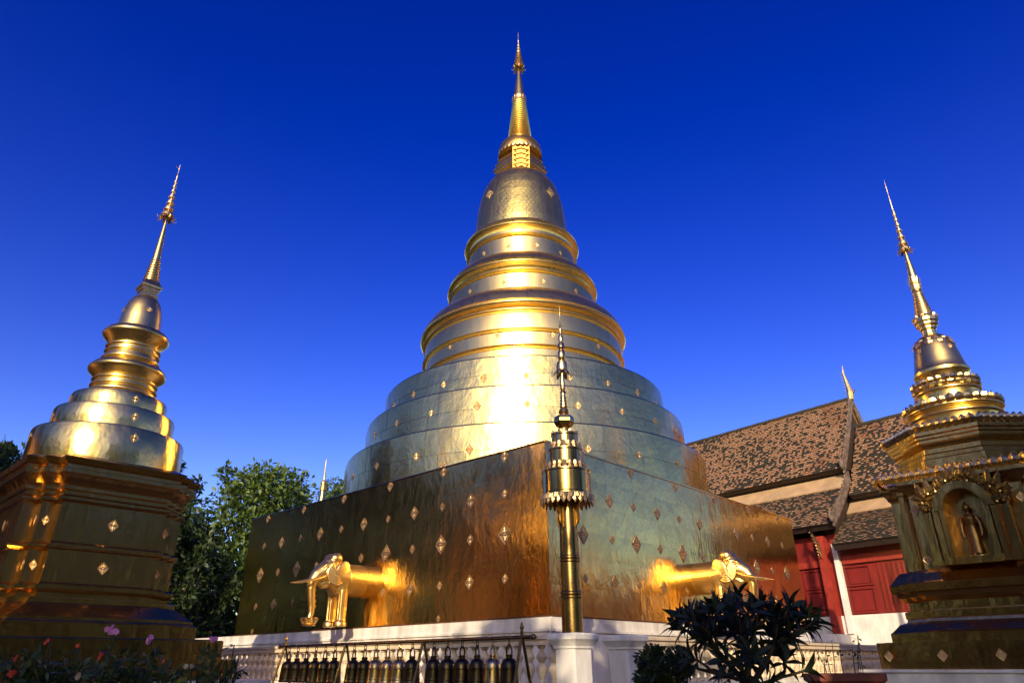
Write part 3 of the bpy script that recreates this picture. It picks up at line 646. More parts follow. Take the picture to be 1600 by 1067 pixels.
    gl = MB(); gl.leaf_ring(.445, 8.97, 10, -.14, .10, .05, .03); gl.leaf_ring(.40, 9.05, 14, -.09, .07, .05, .03); gl.build('garland', M['ornament'], t)
    for k in range(4): round_lozenge(t, .49, 8.74, 12 + 90 * k, .10, ROT, .25)
    prof_part('harmika', [(.21, 9.14), (.20, 9.24), (.16, 9.27), (.16, 9.36), (.20, 9.40), (.20, 9.46), (.26, 9.50), (.26, 9.56), (.29, 9.60), (.29, 9.70), (.25, 9.74), (.22, 9.80)], M['gold_smooth'], t, 12, smooth=False)
    hl = MB(); hl.leaf_ring(.27, 9.68, 12, .12, .05, .03, .03); hl.build('petal_collar', M['ornament'], t)
    rr = []
    for i in range(10):
        z = 9.78 + .70 * i / 10; h = .07; r = .225 + (.115 - .225) * (i / 10) ** .8
        rr += [(r * .84, z), (r, z + .25 * h), (r, z + .6 * h), (r * .84, z + .98 * h)]
    prof_part('ring_spire', rr, M['gold_smooth'], t, 28)
    pt = MB(); pt.lathe([(.11, 10.46), (.13, 10.50), (.095, 10.56), (.10, 10.74), (.125, 10.80), (.09, 10.86)], 20); pt.leaf_ring(.10, 10.70, 8, .26, .045, .06, .02); pt.leaf_ring(.105, 10.58, 8, .16, .05, .03, .02); pt.build('petal_collar', M['ornament'], t)
    prof_part('cone', [(.10, 10.84), (.105, 11.0), (.08, 11.35), (.045, 11.68), (.03, 11.95)], M['gold_smooth'], t, 20)
    finial(t, 11.7, [(.145, 11.86), (.110, 12.04), (.085, 12.26), (.068, 12.48), (.058, 12.66), (.050, 12.84), (.042, 13.02)], 14.27, .20, 11.80)
    for k in (2, 3):
        a = k * math.pi / 2; n = Vector((math.cos(a), math.sin(a), 0)); tn = Vector((-n.y, n.x, 0))
        for s in (-.95, .95):
            for z in (4.65, 3.58): put_lozenge(t, n * 1.625 + tn * s * 1.06 + Vector((0, 0, z)), n, .115)
        for s in (-2.0, -1.0, 0, 1.0, 2.0):
            put_lozenge(t, n * 2.362 + tn * s + Vector((0, 0, 1.68)), n, .115)
        put_lozenge(t, n * 2.56 + tn * 1.35 + Vector((0, 0, 1.22)), n, .115)
    return t
RSX, RSY = 10.89, 16.06
RS = right_stupa((RSX, RSY))
def buddha(parent_thing, k, label):
    a = ROT + k * math.pi / 2; n = Vector((math.cos(a), math.sin(a), 0))
    t = thing('buddha_statue', (RSX + n.x * 1.74, RSY + n.y * 1.74, 3.54), a, label, 'statue', 'standing figures in the stupa niches')
    mb = MB(); mb.tube([(0, 0, .06), (0, 0, .25), (0, 0, .5), (0, 0, .62), (0, 0, .78), (0, 0, .86)], [.14, .12, .11, .10, .14, .09], 14)
    mb.tube([(0, 0, .84), (0, 0, .93)], [.045, .042], 10); mb.ellipsoid((0.01, 0, 1.0), (.072, .065, .09)); mb.ellipsoid((0, 0, 1.09), (.03, .03, .05)); mb.ellipsoid((.075, 0, .99), (.014, .012, .02))
    for s in (-1, 1):
        mb.ellipsoid((0.0, s * .068, .99), (.02, .012, .045)); mb.tube([(0, s * .13, .82), (.01, s * .17, .66), (.04, s * .175, .50), (.07, s * .16, .38)], [.045, .04, .034, .025], 10)
        mb.tube([(0.05, s * .055, .06), (.05, s * .055, .3), (.05, s * .05, .48)], [.05, .05, .045], 10); mb.ellipsoid((.08, s * .055, .03), (.07, .04, .03))
    remesh(mb, 'body', M['gold_shaded'], t, .014, 2)
    pb = MB(); pb.lathe([(.20, -.02), (.20, .01), (.16, .03)], 20); pb.build('pedestal', M['gold_relief'], t)
buddha(RS, 2, 'small golden standing figure inside the niche of the ornate right stupa')

# ------------------------------------------------------------------ ceremonial umbrella standing on the corner pillar
def umbrella(loc, label):
    t = thing('ceremonial_umbrella', loc, 0, label, 'umbrella', 'tiered brass ceremonial umbrellas'); zo = -2.08
    def L(name, prof, mat, seg=40, par=t, smooth=True):
        mb = MB(); mb.lathe([(r, z + zo) for r, z in prof], seg); return mb.build(name, mat, par, smooth, angle=30)
    L('pole', [(.196, 2.08), (.19, 2.66), (.205, 2.68), (.205, 2.71), (.192, 2.72), (.205, 2.74), (.205, 2.77), (.188, 2.79), (.181, 3.30), (.195, 3.32), (.195, 3.35), (.182, 3.36), (.195, 3.38), (.195, 3.41), (.179, 3.43), (.17, 4.45), (.16, 5.9)], M['brass_pole'])
    for k in range(4):
        a = math.pi / 4 + k * math.pi / 2; br = MB()
        pts = [(.16, 4.48), (.40, 4.48), (.34, 4.40), (.28, 4.32), (.26, 4.20), (.28, 4.12), (.27, 4.05), (.23, 4.0), (.19, 3.95), (.16, 3.93)]
        n = len(pts); vs = [(x, s * .02, z + zo) for s in (-1, 1) for x, z in pts]
        br.add(vs, [tuple(range(n)), tuple(range(2 * n - 1, n - 1, -1))] + [(i, i + n, (i + 1) % n + n, (i + 1) % n) for i in range(n)])
        br.build('bracket', M['brass'], t, rot=(0, 0, a))
    for r, za, zb, nf in ((.478, 4.54, 5.03, 28), (.358, 5.14, 5.47, 22), (.272, 5.56, 5.80, 18)):
        c = L('canopy_tier', [(r - .03, za - .04), (r + .02, za - .02), (r + .02, za + .03), (r, za + .05), (r, zb - .05), (r + .015, zb - .03), (r + .015, zb), (r - .04, zb + .02), (r - .14, zb + .05)], M['brass'], 56)
        fr = MB()
        if r > .4:
            fr.leaf_ring(r + .005, za - .0, nf, -.20, .055, .03, .02); fr.leaf_ring(r + .02, za + .0, nf, -.11, .05, .02, .025, ph=math.pi / nf)
        else:
            fr.leaf_ring(r + .035, za - .04, nf, .11, .05, .0, .02); fr.leaf_ring(r + .045, za - .04, nf, -.07, .05, .01, .02)
        fr.v = [(x, y, z + zo) for x, y, z in fr.v]
        fr.build('filigree_band', M['ornament'], c)
    up = MB(); up.leaf_ring(.25, 5.79, 16, .08, .045, .02, .02); up.v = [(x, y, z + zo) for x, y, z in up.v]; up.build('filigree_band', M['ornament'], t)
    L('hexagonal_cap', [(.07, 5.80), (.075, 5.90), (.12, 5.95), (.17, 5.98), (.21, 6.06), (.21, 6.12), (.185, 6.19), (.10, 6.21)], M['brass'], 6, smooth=False)
    L('spire', [(.06, 6.2), (.10, 6.26), (.11, 6.30), (.09, 6.35), (.06, 6.37)] + [q for i in range(5) for q in ((.055, 6.38 + .066 * i), (.082 - .006 * i, 6.395 + .066 * i), (.082 - .006 * i, 6.42 + .066 * i), (.055, 6.44 + .066 * i))] + [(.07, 6.72), (.045, 6.76), (.06, 6.80), (.042, 7.05), (.035, 7.2)], M['gold_relief'], 20)
    cr = MB(); z0 = 7.12
    for j in range(6):
        a = 2 * math.pi * j / 6; u = Vector((math.cos(a), math.sin(a), 0)); tn = Vector((-math.sin(a), math.cos(a), 0))
        cr.leaf(Vector((0, 0, 7.26)) + u * .08, u * .12 + Vector((0, 0, -.19)), tn * .05, u * .02); cr.leaf(Vector((0, 0, 7.08)) + u * .19, u * .05 + Vector((0, 0, .04)), tn * .03, u * .01)
    cr.lathe([(.05, 7.16), (.115, 7.22), (.12, 7.30), (.10, 7.42), (.06, 7.46), (.085, 7.50), (.088, 7.58), (.07, 7.68), (.05, 7.71), (.078, 7.75), (.07, 7.84), (.045, 7.88), (.06, 7.93), (.05, 8.02), (.03, 8.08), (.022, 8.22), (.035, 8.25), (.018, 8.29), (.01, 8.6), (.003, 8.78)], 18)
    cr.v = [(x, y, z + zo) for x, y, z in cr.v]; cr.build('finial', M['gold_relief'], t, True)
    return t
UM = umbrella((1.06, 13.42, 2.08), 'tall tiered brass ceremonial umbrella on a darkened brass pole before the stupa corner')

pu = thing('umbrella_pedestal', (13.95, 19.9, 0), ROT, 'white square pedestal of the umbrella behind the right stupa', 'pedestal')
mb = MB(); mb.box((0, 0, 1.0), (.6, .6, 2.0)); mb.box((0, 0, 2.04), (.8, .8, .08)); mb.build('block', M['white'], pu)
copy_tree(UM, None, (13.95, 19.9, 2.08), None, 'second brass ceremonial umbrella hidden behind the right stupa')
# ------------------------------------------------------------------ balustrades
def pillar_mb(c, zt=2.08, side=.45):
    mb = MB(); x, y = c; h = side / 2
    def ring(a): return [(x + a, y - a), (x + a, y + a), (x - a, y + a), (x - a, y - a)]
    mb.outline([(ring(a), z) for a, z in ((h + .06, 0), (h + .06, .95), (h + .045, 1.0), (h, 1.02), (h, zt - .26), (h + .025, zt - .25), (h + .03, zt - .21), (h + .07, zt - .15), (h + .11, zt - .10), (h + .11, zt - .03), (h + .09, zt))]); return mb
def baluster_mesh():
    mb = MB(); mb.lathe([(.05, 1.22), (.075, 1.24), (.075, 1.28), (.045, 1.31), (.06, 1.36), (.105, 1.46), (.11, 1.52), (.07, 1.58), (.045, 1.60), (.08, 1.64), (.105, 1.70), (.07, 1.76), (.045, 1.80), (.05, 1.84), (.08, 1.86), (.08, 1.90)], 10)
    me = bpy.data.meshes.new('baluster'); me.from_pydata(mb.v, [], mb.f); me.materials.append(M['cream']); me.polygons.foreach_set('use_smooth', [True] * len(me.polygons)); me.set_sharp_from_angle(angle=R_(40)); return me
BAL = baluster_mesh()
P1c = Vector((1.06, 13.45, 0))
def balustrade(axis, start, end, label, n):
    """axis 1: along local y (left side), axis 0: along local x (right side)"""
    t = thing('balustrade', (P1c.x, P1c.y, 0), ROT, label, 'balustrade', 'white balustrades in front of the terrace')
    def P(u, v): return (u, v) if axis == 0 else (v, u)
    def bar(name, u0, u1, w, za, zb, mat):
        mb = MB(); c = P((u0 + u1) / 2, 0); d = P(u1 - u0, w); mb.box((c[0], c[1], (za + zb) / 2), (d[0], d[1], zb - za)); return mb
    r = bar('rail', start, end, .30, 2.00, 2.06, 0); q = bar('', start, end, .22, 1.94, 2.0, 0); r.add(q.v, q.f); q = bar('', start, end, .26, 1.90, 1.94, 0); r.add(q.v, q.f)
    r.build('rail', M['cream'], t)
    bb = bar('', start, end, .26, 1.12, 1.22, 0); q = bar('', start, end, .34, 0, 1.12, 0); bb.add(q.v, q.f); bb.build('base_wall', M['white'], t)
    pillar_mb(P(start, 0)).build('pillar', M['white_new'], t)
    pillar_mb(P(end, 0)).build('pillar', M['white_new'], t)
    k = start + .46
    while k < end - .3:
        c = P(k, 0); inst(BAL, 'baluster', t, Matrix.Translation((c[0], c[1], 0))); k += .30
    return t
balustrade(1, 0.0, 15.0, 'white balustrade behind the bell rack, left of the umbrella pillar', 40)
balustrade(0, 1.62, 17.0, 'white balustrade behind the dark frangipani, right of the umbrella pillar', 40)

# ------------------------------------------------------------------ bell rack and bells
RK = Vector((.25, 11.2, 0)); ROTL = ROT + math.pi / 2       # local x runs along LV
rk = thing('bell_rack', (RK.x, RK.y, 0), ROTL, 'long brass rail on A-shaped legs carrying a row of bells', 'bell rack')
mb = MB(); mb.tube([(-.02, 0, 1.955), (7.28, 0, 1.955)], .030, 12); mb.ellipsoid((-.05, 0, 1.955), (.05, .045, .045)); mb.tube([(-.08, 0, 1.955), (-.13, 0, 1.955)], [.025, .002], 8); mb.ellipsoid((7.30, 0, 1.955), (.04, .04, .04)); mb.build('rail', M['brass_pole'], rk, True)
for u in (.18, 2.49, 4.81, 7.07):
    for s in (-1, 1):
        lg = MB(); lg.tube([(u, s * .02, 1.93), (u, s * .52, 0)], .024, 10); lg.build('leg', M['brass_pole'], rk, True)
for u in (.18, 7.07):
    f = MB(); f.tube([(u, 0, 1.93), (u, 0, 2.06)], .026, 10); f.ellipsoid((u, 0, 2.09), (.036, .036, .03)); f.tube([(u, 0, 2.10), (u, 0, 2.13), (u, 0, 2.18)], [.03, .024, .002], 10); f.build('finial', M['brass_pole'], rk, True)
def bell(mat, label):
    t = thing('bell', (0, 0, 0), 0, label, 'bell', 'bells hanging on the rack')
    # origin at the rail underside
    mb = MB(); mb.lathe([(.150, -.655), (.160, -.63), (.152, -.61), (.147, -.585), (.152, -.575), (.146, -.55), (.138, -.46), (.135, -.42), (.139, -.415), (.139, -.40), (.134, -.395), (.125, -.34), (.105, -.295), (.070, -.265), (.050, -.258), (.050, -.235), (.058, -.23), (.058, -.215), (.04, -.205)], 28, cap=True); mb.build('body', mat, t, True)
    hd = MB()
    for s in (-1, 1): hd.tube([(s * .045, 0, -.22), (s * .052, 0, -.17), (s * .045, 0, -.12), (s * .025, 0, -.085), (0, 0, -.075)], .012, 8)
    hd.build('handle', mat, t, True)
    hk = MB(); hk.tube([(0, .0 + .022 * math.cos(a), -.045 + .042 * math.sin(a)) for a in [2 * math.pi * k / 12 for k in range(13)]], .008, 6); hk.build('hook', mat, t)
    cl = MB(); cl.tube([(0, 0, -.64), (0, 0, -.74)], .006, 6); cl.box((0, 0, -.80), (.05, .006, .13)); cl.build('clapper', mat, t)
    return t
BD = bell(M['bell_dark'], ''); BB = bell(M['bell_sunlit'], '')
ords = ['leftmost', 'second', 'third', 'fourth', 'fifth', 'sixth']
used = {0: 0, 1: 0}
for bay, (u0, u1) in enumerate(((6.88, 5.16), (4.52, 2.78), (2.21, .45))):
    bn = ('left', 'middle', 'right')[bay]
    for i in range(6):
        u = u0 + (u1 - u0) * i / 5
        bright = (bay == 1 and i in (2, 3, 4)) or (bay == 2 and i in (4,))  # bells given the sunlit tone, painting dappled light
        src = BB if bright else BD; o_ = ('sunlit-toned bronze' if bright else 'dark bronze') + ' bell hanging ' + (ords[i] if i else 'leftmost') + (' from left' if i else '') + ' in the ' + bn + ' bay of the bell rack'
        p = RK + LV * u; s = (.98, 1.03, 1.0, .96, 1.02, 1.0)[i]
        if not used[bright]: c = src; used[bright] = 1; c['label'] = o_
        else: c = copy_tree(src, label=o_)
        c.location = (p.x, p.y, 1.928); c.rotation_euler = (0, 0, ROTL + rnd.uniform(-.25, .25)); c.scale = (s, s, 1.0)

# ------------------------------------------------------------------ the temple hall on the right
HD = Vector((math.sin(R_(-39)), math.cos(R_(-39)), 0)); HROT = math.atan2(HD.y, HD.x)        # local x = HD, local y = +90deg = away? see below
# local frame: x along the hall (to the far left), y = HD rotated +90deg = outward normal towards the camera side
W0 = Vector((13.0, 29.5, 0))
HL = thing('temple_hall', (W0.x, W0.y, 0), HROT, 'red walled temple hall with stepped weathered brown tile roofs behind the right stupa', 'temple')
U0, U1, UM_ = -5.2, 15.0, -0.22       # near end, far end, the step between the high and the low roof
PW = -1.6                             # wall plane
def hbox(name, u0, u1, p0, p1, z0, z1, mat):
    mb = MB(); mb.box(((u0 + u1) / 2, (p0 + p1) / 2, (z0 + z1) / 2), (u1 - u0, p1 - p0, z1 - z0)); return mb.build(name, mat, HL)
hbox('wall', U0 + .3, U1, -8.4, PW, 0, 6.62, M['red']); hbox('plinth', U0 + .2, U1 + .1, -8.5, PW + .10, 0, 3.30, M['white_new'])
hbox('clerestory', UM_ + .3, U1, -7.0, -3.05, 6.6, 9.9, M['wood_and_shade']); hbox('clerestory', U0 + .5, UM_ + .25, -7.0, -3.05, 6.6, 8.6, M['wood_and_shade'])
hbox('beam', 1.02, 6.0, PW + .01, PW + .13, 5.30, 5.56, M['red_bright']); hbox('beam', U0 + .4, .12, PW + .01, PW + .13, 5.32, 5.66, M['red_bright'])
for (c, wdt) in ((1.52, .98), (2.75, .98), (4.0, .98), (-.40, 1.06)):
    for za, zb in ((3.36, 4.34), (4.42, 5.22)):
        fr = MB(); x0, x1 = c - wdt / 2, c + wdt / 2; y = PW
        fr.box((x0, y + .035, (za + zb) / 2), (.07, .07, zb - za)); fr.box((x1, y + .035, (za + zb) / 2), (.07, .07, zb - za)); fr.box((c, y + .035, za + .03), (wdt - .07, .07, .06)); fr.box((c, y + .035, zb - .03), (wdt - .07, .07, .06))
        fr.box((c, y + .015, (za + zb) / 2), (wdt - .22, .03, zb - za - .2)); fr.build('door_panel', M['red'], HL)
for i in range(9): hbox('slat', -1.32 - .2 * i - .06, -1.32 - .2 * i + .05, PW + .005, PW + .065, 3.36, 5.25, M['red'])
hbox('pillar', .64, .98, PW + .02, PW + .42, 2.0, 6.55, M['red_bright']); hbox('white_post', .20, .42, PW + .02, PW + .22, 2.6, 6.2, M['white_new'])
bk = MB(); bp = PW + .42
bk.tube([(.80, bp + .05, 5.62), (.80, bp + .12, 5.95), (.80, bp + .30, 6.3), (.80, bp + .55, 6.62)], [.02, .07, .08, .04], 8)
for i in range(8): f = i / 7; bk.leaf((.80, bp + .10 + .4 * f * f, 5.66 + .9 * f), (.05, .16, .10), (.05, 0, .03), (0, .03, .04))
bk.build('eave_bracket', M['ornament'], HL)
# tiled roof slopes
def slope(name, u0, u1, p_hi, z_hi, p_lo, z_lo, under=.30, sag=.0, seed=1, moss=None):
    sl = MB(); dy, dz = p_lo - p_hi, z_lo - z_hi; Ln = math.hypot(dy, dz); nv = Vector((0, -dz / Ln, dy / Ln)); dn = Vector((0, dy / Ln, dz / Ln))
    a = Vector((u0, p_hi, z_hi)); b_ = Vector((u1, p_hi, z_hi)); c = Vector((u1, p_lo, z_lo)); d = Vector((u0, p_lo, z_lo)); o = nv * -under
    sl.hexa([d + o, c + o, b_ + o, a + o, d, c, b_, a]); ro = sl.build(name, M['wood_and_shade'], HL)
    tb = MB(); rr = random.Random(seed); rows = int(Ln / .118); wd = .125
    from mathutils import noise as nz
    for j in range(rows):
        s0 = Ln * j / rows; s1 = s0 + .165
        x = u0 + .04 - rr.uniform(0, wd)
        while x < u1 - .05:
            xa, xb = max(x, u0 + .01), min(x + wd - .012, u1 - .01); x += wd
            if xb - xa < .04: continue
            lift = rr.uniform(-.006, .012); jit = rr.uniform(-.012, .012)
            p0 = a + dn * (s0 + jit) + nv * .012; p1 = a + dn * (s1 + jit) + nv * (.062 + lift)
            A, B = Vector((xa - u0, 0, 0)), Vector((xb - u0, 0, 0))
            th = nv * -.05
            v = nz.fractal(Vector(((xa) * .30, s0 * .45, seed * 7.0)), 1.0, 2.0, 4)
            pm = .24 + .75 * max(0, v - .02) + (.25 * (s0 / Ln) ** 3 if moss is None else moss * (1 - s0 / Ln))
            q = rr.random()
            if q < pm: mi = 3
            elif nz.noise(Vector((xa * .5, s0 * .5, seed * 3.1))) > .28: mi = rr.choice((1, 1, 4, 1, 2))
            else: mi = rr.choice((0, 0, 0, 0, 2, 1))
            tb.add([p0 + A, p0 + B, p1 + B, p1 + A], [(0, 3, 2, 1)], mi); tb.add([p1 + A, p1 + B, p1 + A + th, p1 + B + th, p0 + A, p0 + B], [(0, 2, 3, 1), (4, 2, 0), (5, 1, 3)], 3)  # lips and sides take the darkest tile, painting shade between rows
    tag(tb.build('roof_tile', TILES, ro), kind='stuff')
    return ro
slope('upper_roof', UM_, U1, -5.0, 13.50, -2.68, 9.66, seed=1)
slope('lower_roof', UM_ + .02, U1, -3.04, 9.18, -.75, 6.95, seed=2, moss=.40)
slope('front_upper_roof', U0, UM_ - .02, -5.0, 12.06, -2.68, 8.36, seed=3)
slope('front_lower_roof', U0, UM_ + .20, -3.04, 7.86, -.60, 6.05, seed=4, moss=.30)
for nm, u0, u1, z_hi, z_lo in (('rear_roof', UM_, U1, 13.50, 9.66), ('front_rear_roof', U0, UM_ - .02, 12.06, 8.36)):
    q = MB(); q.hexa([(u0, -7.32, z_lo - .14), (u1, -7.32, z_lo - .14), (u1, -5.0, z_hi - .14), (u0, -5.0, z_hi - .14), (u0, -7.32, z_lo), (u1, -7.32, z_lo), (u1, -5.0, z_hi), (u0, -5.0, z_hi)]); q.build(nm, TILES[2], HL)
for u0, u1, z in ((UM_, U1, 13.50), (U0, UM_ - .02, 12.06)):
    q = MB(); n = int((u1 - u0) / .45)
    for i in range(n): q.box((u0 + (i + .5) * (u1 - u0) / n, -5.0, z + .04 + .008 * (i % 2)), ((u1 - u0) / n - .01, .24, .13))
    q.build('ridge_cap', TILES[3], HL)
for u0, u1, z, z2, p2 in ((UM_ + .04, U1, 9.18, 6.95, -.75), (U0, UM_ + .18, 7.86, 6.05, -.60)):
    q = MB(); k = (z2 - z) / (p2 + 3.04); w_ = .52
    q.hexa([(u0, -3.04, z + .02), (u1, -3.04, z + .02), (u1, -3.04 + w_, z + k * w_ + .02), (u0, -3.04 + w_, z + k * w_ + .02), (u0, -3.04, z + .24), (u1, -3.04, z + .24), (u1, -3.0 + w_, z + k * w_ + .10), (u0, -3.0 + w_, z + k * w_ + .10)]); q.build('mortar_strip', M['cement'], HL)
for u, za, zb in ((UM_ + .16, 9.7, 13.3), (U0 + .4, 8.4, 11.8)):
    q = MB(); q.add([(u, -7.2, za), (u, -2.8, za), (u, -5.0, zb), (u + .12, -7.2, za), (u + .12, -2.8, za), (u + .12, -5.0, zb)], [(0, 1, 2), (5, 4, 3), (0, 3, 4, 1), (1, 4, 5, 2), (2, 5, 3, 0)]); q.build('gable', M['wood_and_shade'], HL)  # dark colour makes the gap beside the bargeboard read as shadow
def barge(u, pts):
    mb = MB(); n = len(pts); vs = []
    for s in (-.05, .05):
        for (y, z), ww in pts:
            vs.append((u + s, y, z + ww * .5 + .05)); vs.append((u + s, y, z - ww * .5))
    fs = []
    for i in range(n - 1):
        a = 2 * i; fs += [(a, a + 1, a + 3, a + 2), (2 * n + a, 2 * n + a + 2, 2 * n + a + 3, 2 * n + a + 1), (a, a + 2, 2 * n + a + 2, 2 * n + a), (a + 1, 2 * n + a + 1, 2 * n + a + 3, a + 3)]
    fs += [(0, 2 * n, 2 * n + 1, 1), (2 * n - 2, 2 * n - 1, 4 * n - 1, 4 * n - 2)]
    mb.add(vs, fs)
    (ye, ze), _ = pts[-1]
    ze += ww * .5 - .15; mb.ellipsoid((u, ye + .05, ze + .10), (.10, .22, .26), seg=12); mb.leaf((u, ye + .1, ze + .26), (0, .22, .36), (.06, 0, 0), (0, .06, 0))
    for i in range(1, n - 1):
        (y, z), ww = pts[i]; mb.leaf((u, y, z + ww * .45), (0, .10, .20), (.05, 0, 0), (0, .06, .0))
    return mb.build('bargeboard', M['barge'], HL)
def line(p0, z0, p1, z1, n=8, bow=.12, w=.36):
    return [((p0 + (p1 - p0) * f, z0 + (z1 - z0) * f - bow * math.sin(math.pi * f) + .10), w) for f in [i / n for i in range(n + 1)]]
barge(UM_ - .05, line(-5.0, 13.40, -2.60, 9.50, w=.46)); barge(UM_ - .05, line(-5.0, 13.40, -7.40, 9.50, w=.46))
barge(UM_ - .03, line(-3.0, 9.16, -.66, 6.92, 6, .08, .46))
barge(U0 - .06, line(-5.0, 12.06, -2.60, 8.35)); barge(U0 - .06, line(-3.0, 7.9, -.5, 6.05, 6, .08, .3))
# roof-end finial (chofa)
for u, z, k in ((UM_ - .05, 13.60, 1.0), (U0 - .06, 12.1, 1.0)):
    mb = MB(); mb.tube([(u, -5.0, z - .1), (u - .05, -5.0, z + .25), (u - .02, -5.0, z + .55), (u + .03, -5.0, z + .95), (u + .08, -5.0, z + 1.35), (u + .04, -5.0, z + 1.75)], [.15, .17, .12, .085, .05, .01], 10)
    for i in range(7): mb.leaf((u + .08 + .01 * i, -5.0, z + .15 + .19 * i), (.16, 0, .16), (0, .05, .02), (0, .03, .03))
    mb.leaf((u - .15, -5.0, z + .1), (-.2, 0, .28), (0, .06, 0), (.05, .05, .0)); mb.build('roof_finial', M['ornament'], HL)

# ------------------------------------------------------------------ trees
def leaves_mesh(name, centers, radii, count, size, mat, seed, parent, droop=.25, aspect=.45):
    """many leaf blades (a folded quad pair each) spread through clumps"""
    r = np.random.default_rng(seed); cs = np.array(centers); rs = np.array(radii); wts = rs ** 1.7; wts = wts / wts.sum()
    idx = r.choice(len(cs), count, p=wts); d = r.normal(size=(count, 3)); d /= np.linalg.norm(d, axis=1)[:, None]
    rad = rs[idx] * (r.random(count) ** .45); P = cs[idx] + d * rad[:, None] * np.array([1, 1, .75])
    ax = r.normal(size=(count, 3)) * .7 + d * .9; ax[:, 2] -= droop; ax /= np.linalg.norm(ax, axis=1)[:, None]
    up = r.normal(size=(count, 3)) * .6 + np.array([0, 0, 1.0]); sd = np.cross(ax, up); sd /= np.linalg.norm(sd, axis=1)[:, None] + 1e-9; nn = np.cross(sd, ax)
    L = size * r.uniform(.65, 1.25, count)[:, None]; Wd = L * aspect
    b = P; m = P + ax * L * .5 - nn * L * .05; t = P + ax * L; l = m + sd * Wd * .5 + nn * L * .07; q = m - sd * Wd * .5 + nn * L * .07
    V = np.stack([b, l, t, q], 1).reshape(-1, 3); F = np.arange(count * 4).reshape(-1, 4)
    F = np.concatenate([F[:, [0, 1, 2]], F[:, [0, 2, 3]]])
    me = bpy.data.meshes.new(name); me.vertices.add(len(V)); me.vertices.foreach_set('co', V.ravel())
    me.loops.add(len(F) * 3); me.loops.foreach_set('vertex_index', F.ravel().astype(np.int32)); me.polygons.add(len(F)); me.polygons.foreach_set('loop_start', np.arange(0, len(F) * 3, 3, dtype=np.int32)); me.polygons.foreach_set('loop_total', np.full(len(F), 3, dtype=np.int32))
    me.update(); me.validate(); me.materials.append(mat)
    o = bpy.data.objects.new(name, me); COL.objects.link(o); o.parent = parent; return o
def tree(name, loc, h, rad, label, group, count=9000, size=.32, mat=None, seed=1, low=.25, nclump=34):
    t = thing(name, (loc[0], loc[1], 0), 0, label, 'tree', group); r = random.Random(seed); tr = MB(); cl = []; rd = []
    top = h * .62
    tr.tube([(0, 0, 0), (r.uniform(-.2, .2), r.uniform(-.2, .2), top * .35), (r.uniform(-.4, .4), r.uniform(-.4, .4), top * .7), (r.uniform(-.5, .5), r.uniform(-.5, .5), top)], [.34, .27, .2, .12], 10)
    for i in range(nclump):
        f = (i + .5) / nclump; zz = h * (low + (1 - low) * (f ** .8)); k = math.sin(math.pi * min(1, .18 + f * .78)) ** .7
        a = i * 2.399 + r.uniform(-.4, .4); q = rad * k * r.uniform(.45, 1.0); p = Vector((q * math.cos(a), q * math.sin(a), zz - r.uniform(0, .6)))
        rr = rad * r.uniform(.22, .36); p.z = min(p.z, h - rr * .8); cl.append(tuple(p)); rd.append(rr)
        st = Vector((0, 0, max(h * .18, p.z * .62))); mid = st.lerp(p, .55) + Vector((0, 0, -.3))
        tr.tube([st, mid, p], [.10, .06, .02], 6)
    for i in range(16):      # leafy sprigs that break the outline
        c = Vector(cl[r.randrange(len(cl))]); d = Vector((c.x, c.y, 0)).normalized() * r.uniform(.2, .8) + Vector((0, 0, r.uniform(.7, 1.3))); ln = rad * r.uniform(.30, .48)
        tr.tube([c, c + d * ln * .5, c + d * ln], [.04, .03, .012], 5)
        for f in (.4, .65, .85, 1.0): q = c + d * ln * f; cl.append((q.x, q.y, min(q.z, h + .5))); rd.append(rad * .075)
    tr.build('trunk', M['bark'], t)
    leaves_mesh('crown', cl, rd, count, size, mat or M['leaf'], seed, t)
    return t
T = 'trees behind the stupas'
tree('broadleaf_tree', (-14.2, 38.5), 11.9, 4.0, 'bushy green tree just left of the far stupa spire, behind the gold wall', T, 17000, .34, M['leaf'], 3, .10, 60)
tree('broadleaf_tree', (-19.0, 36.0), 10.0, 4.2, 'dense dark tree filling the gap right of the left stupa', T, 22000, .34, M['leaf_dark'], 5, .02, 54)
tree('broadleaf_tree', (-12.6, 51.0), 14.2, 3.6, 'sparse light tree right behind the far stupa spire', T, 9000, .36, M['leaf'], 8, .3, 34)
tree('broadleaf_tree', (-7.6, 47.5), 12.6, 3.4, 'tree touching the left edge of the golden drum above the wall', T, 7000, .36, M['leaf'], 9, .3, 30)
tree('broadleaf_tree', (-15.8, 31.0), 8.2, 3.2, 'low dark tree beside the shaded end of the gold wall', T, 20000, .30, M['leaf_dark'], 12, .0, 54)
tree('broadleaf_tree', (-25.8, 35.0), 11.9, 3.6, 'tree peeking out behind the far left edge of the left stupa', T, 9000, .36, M['leaf_dark'], 14, .1, 34)
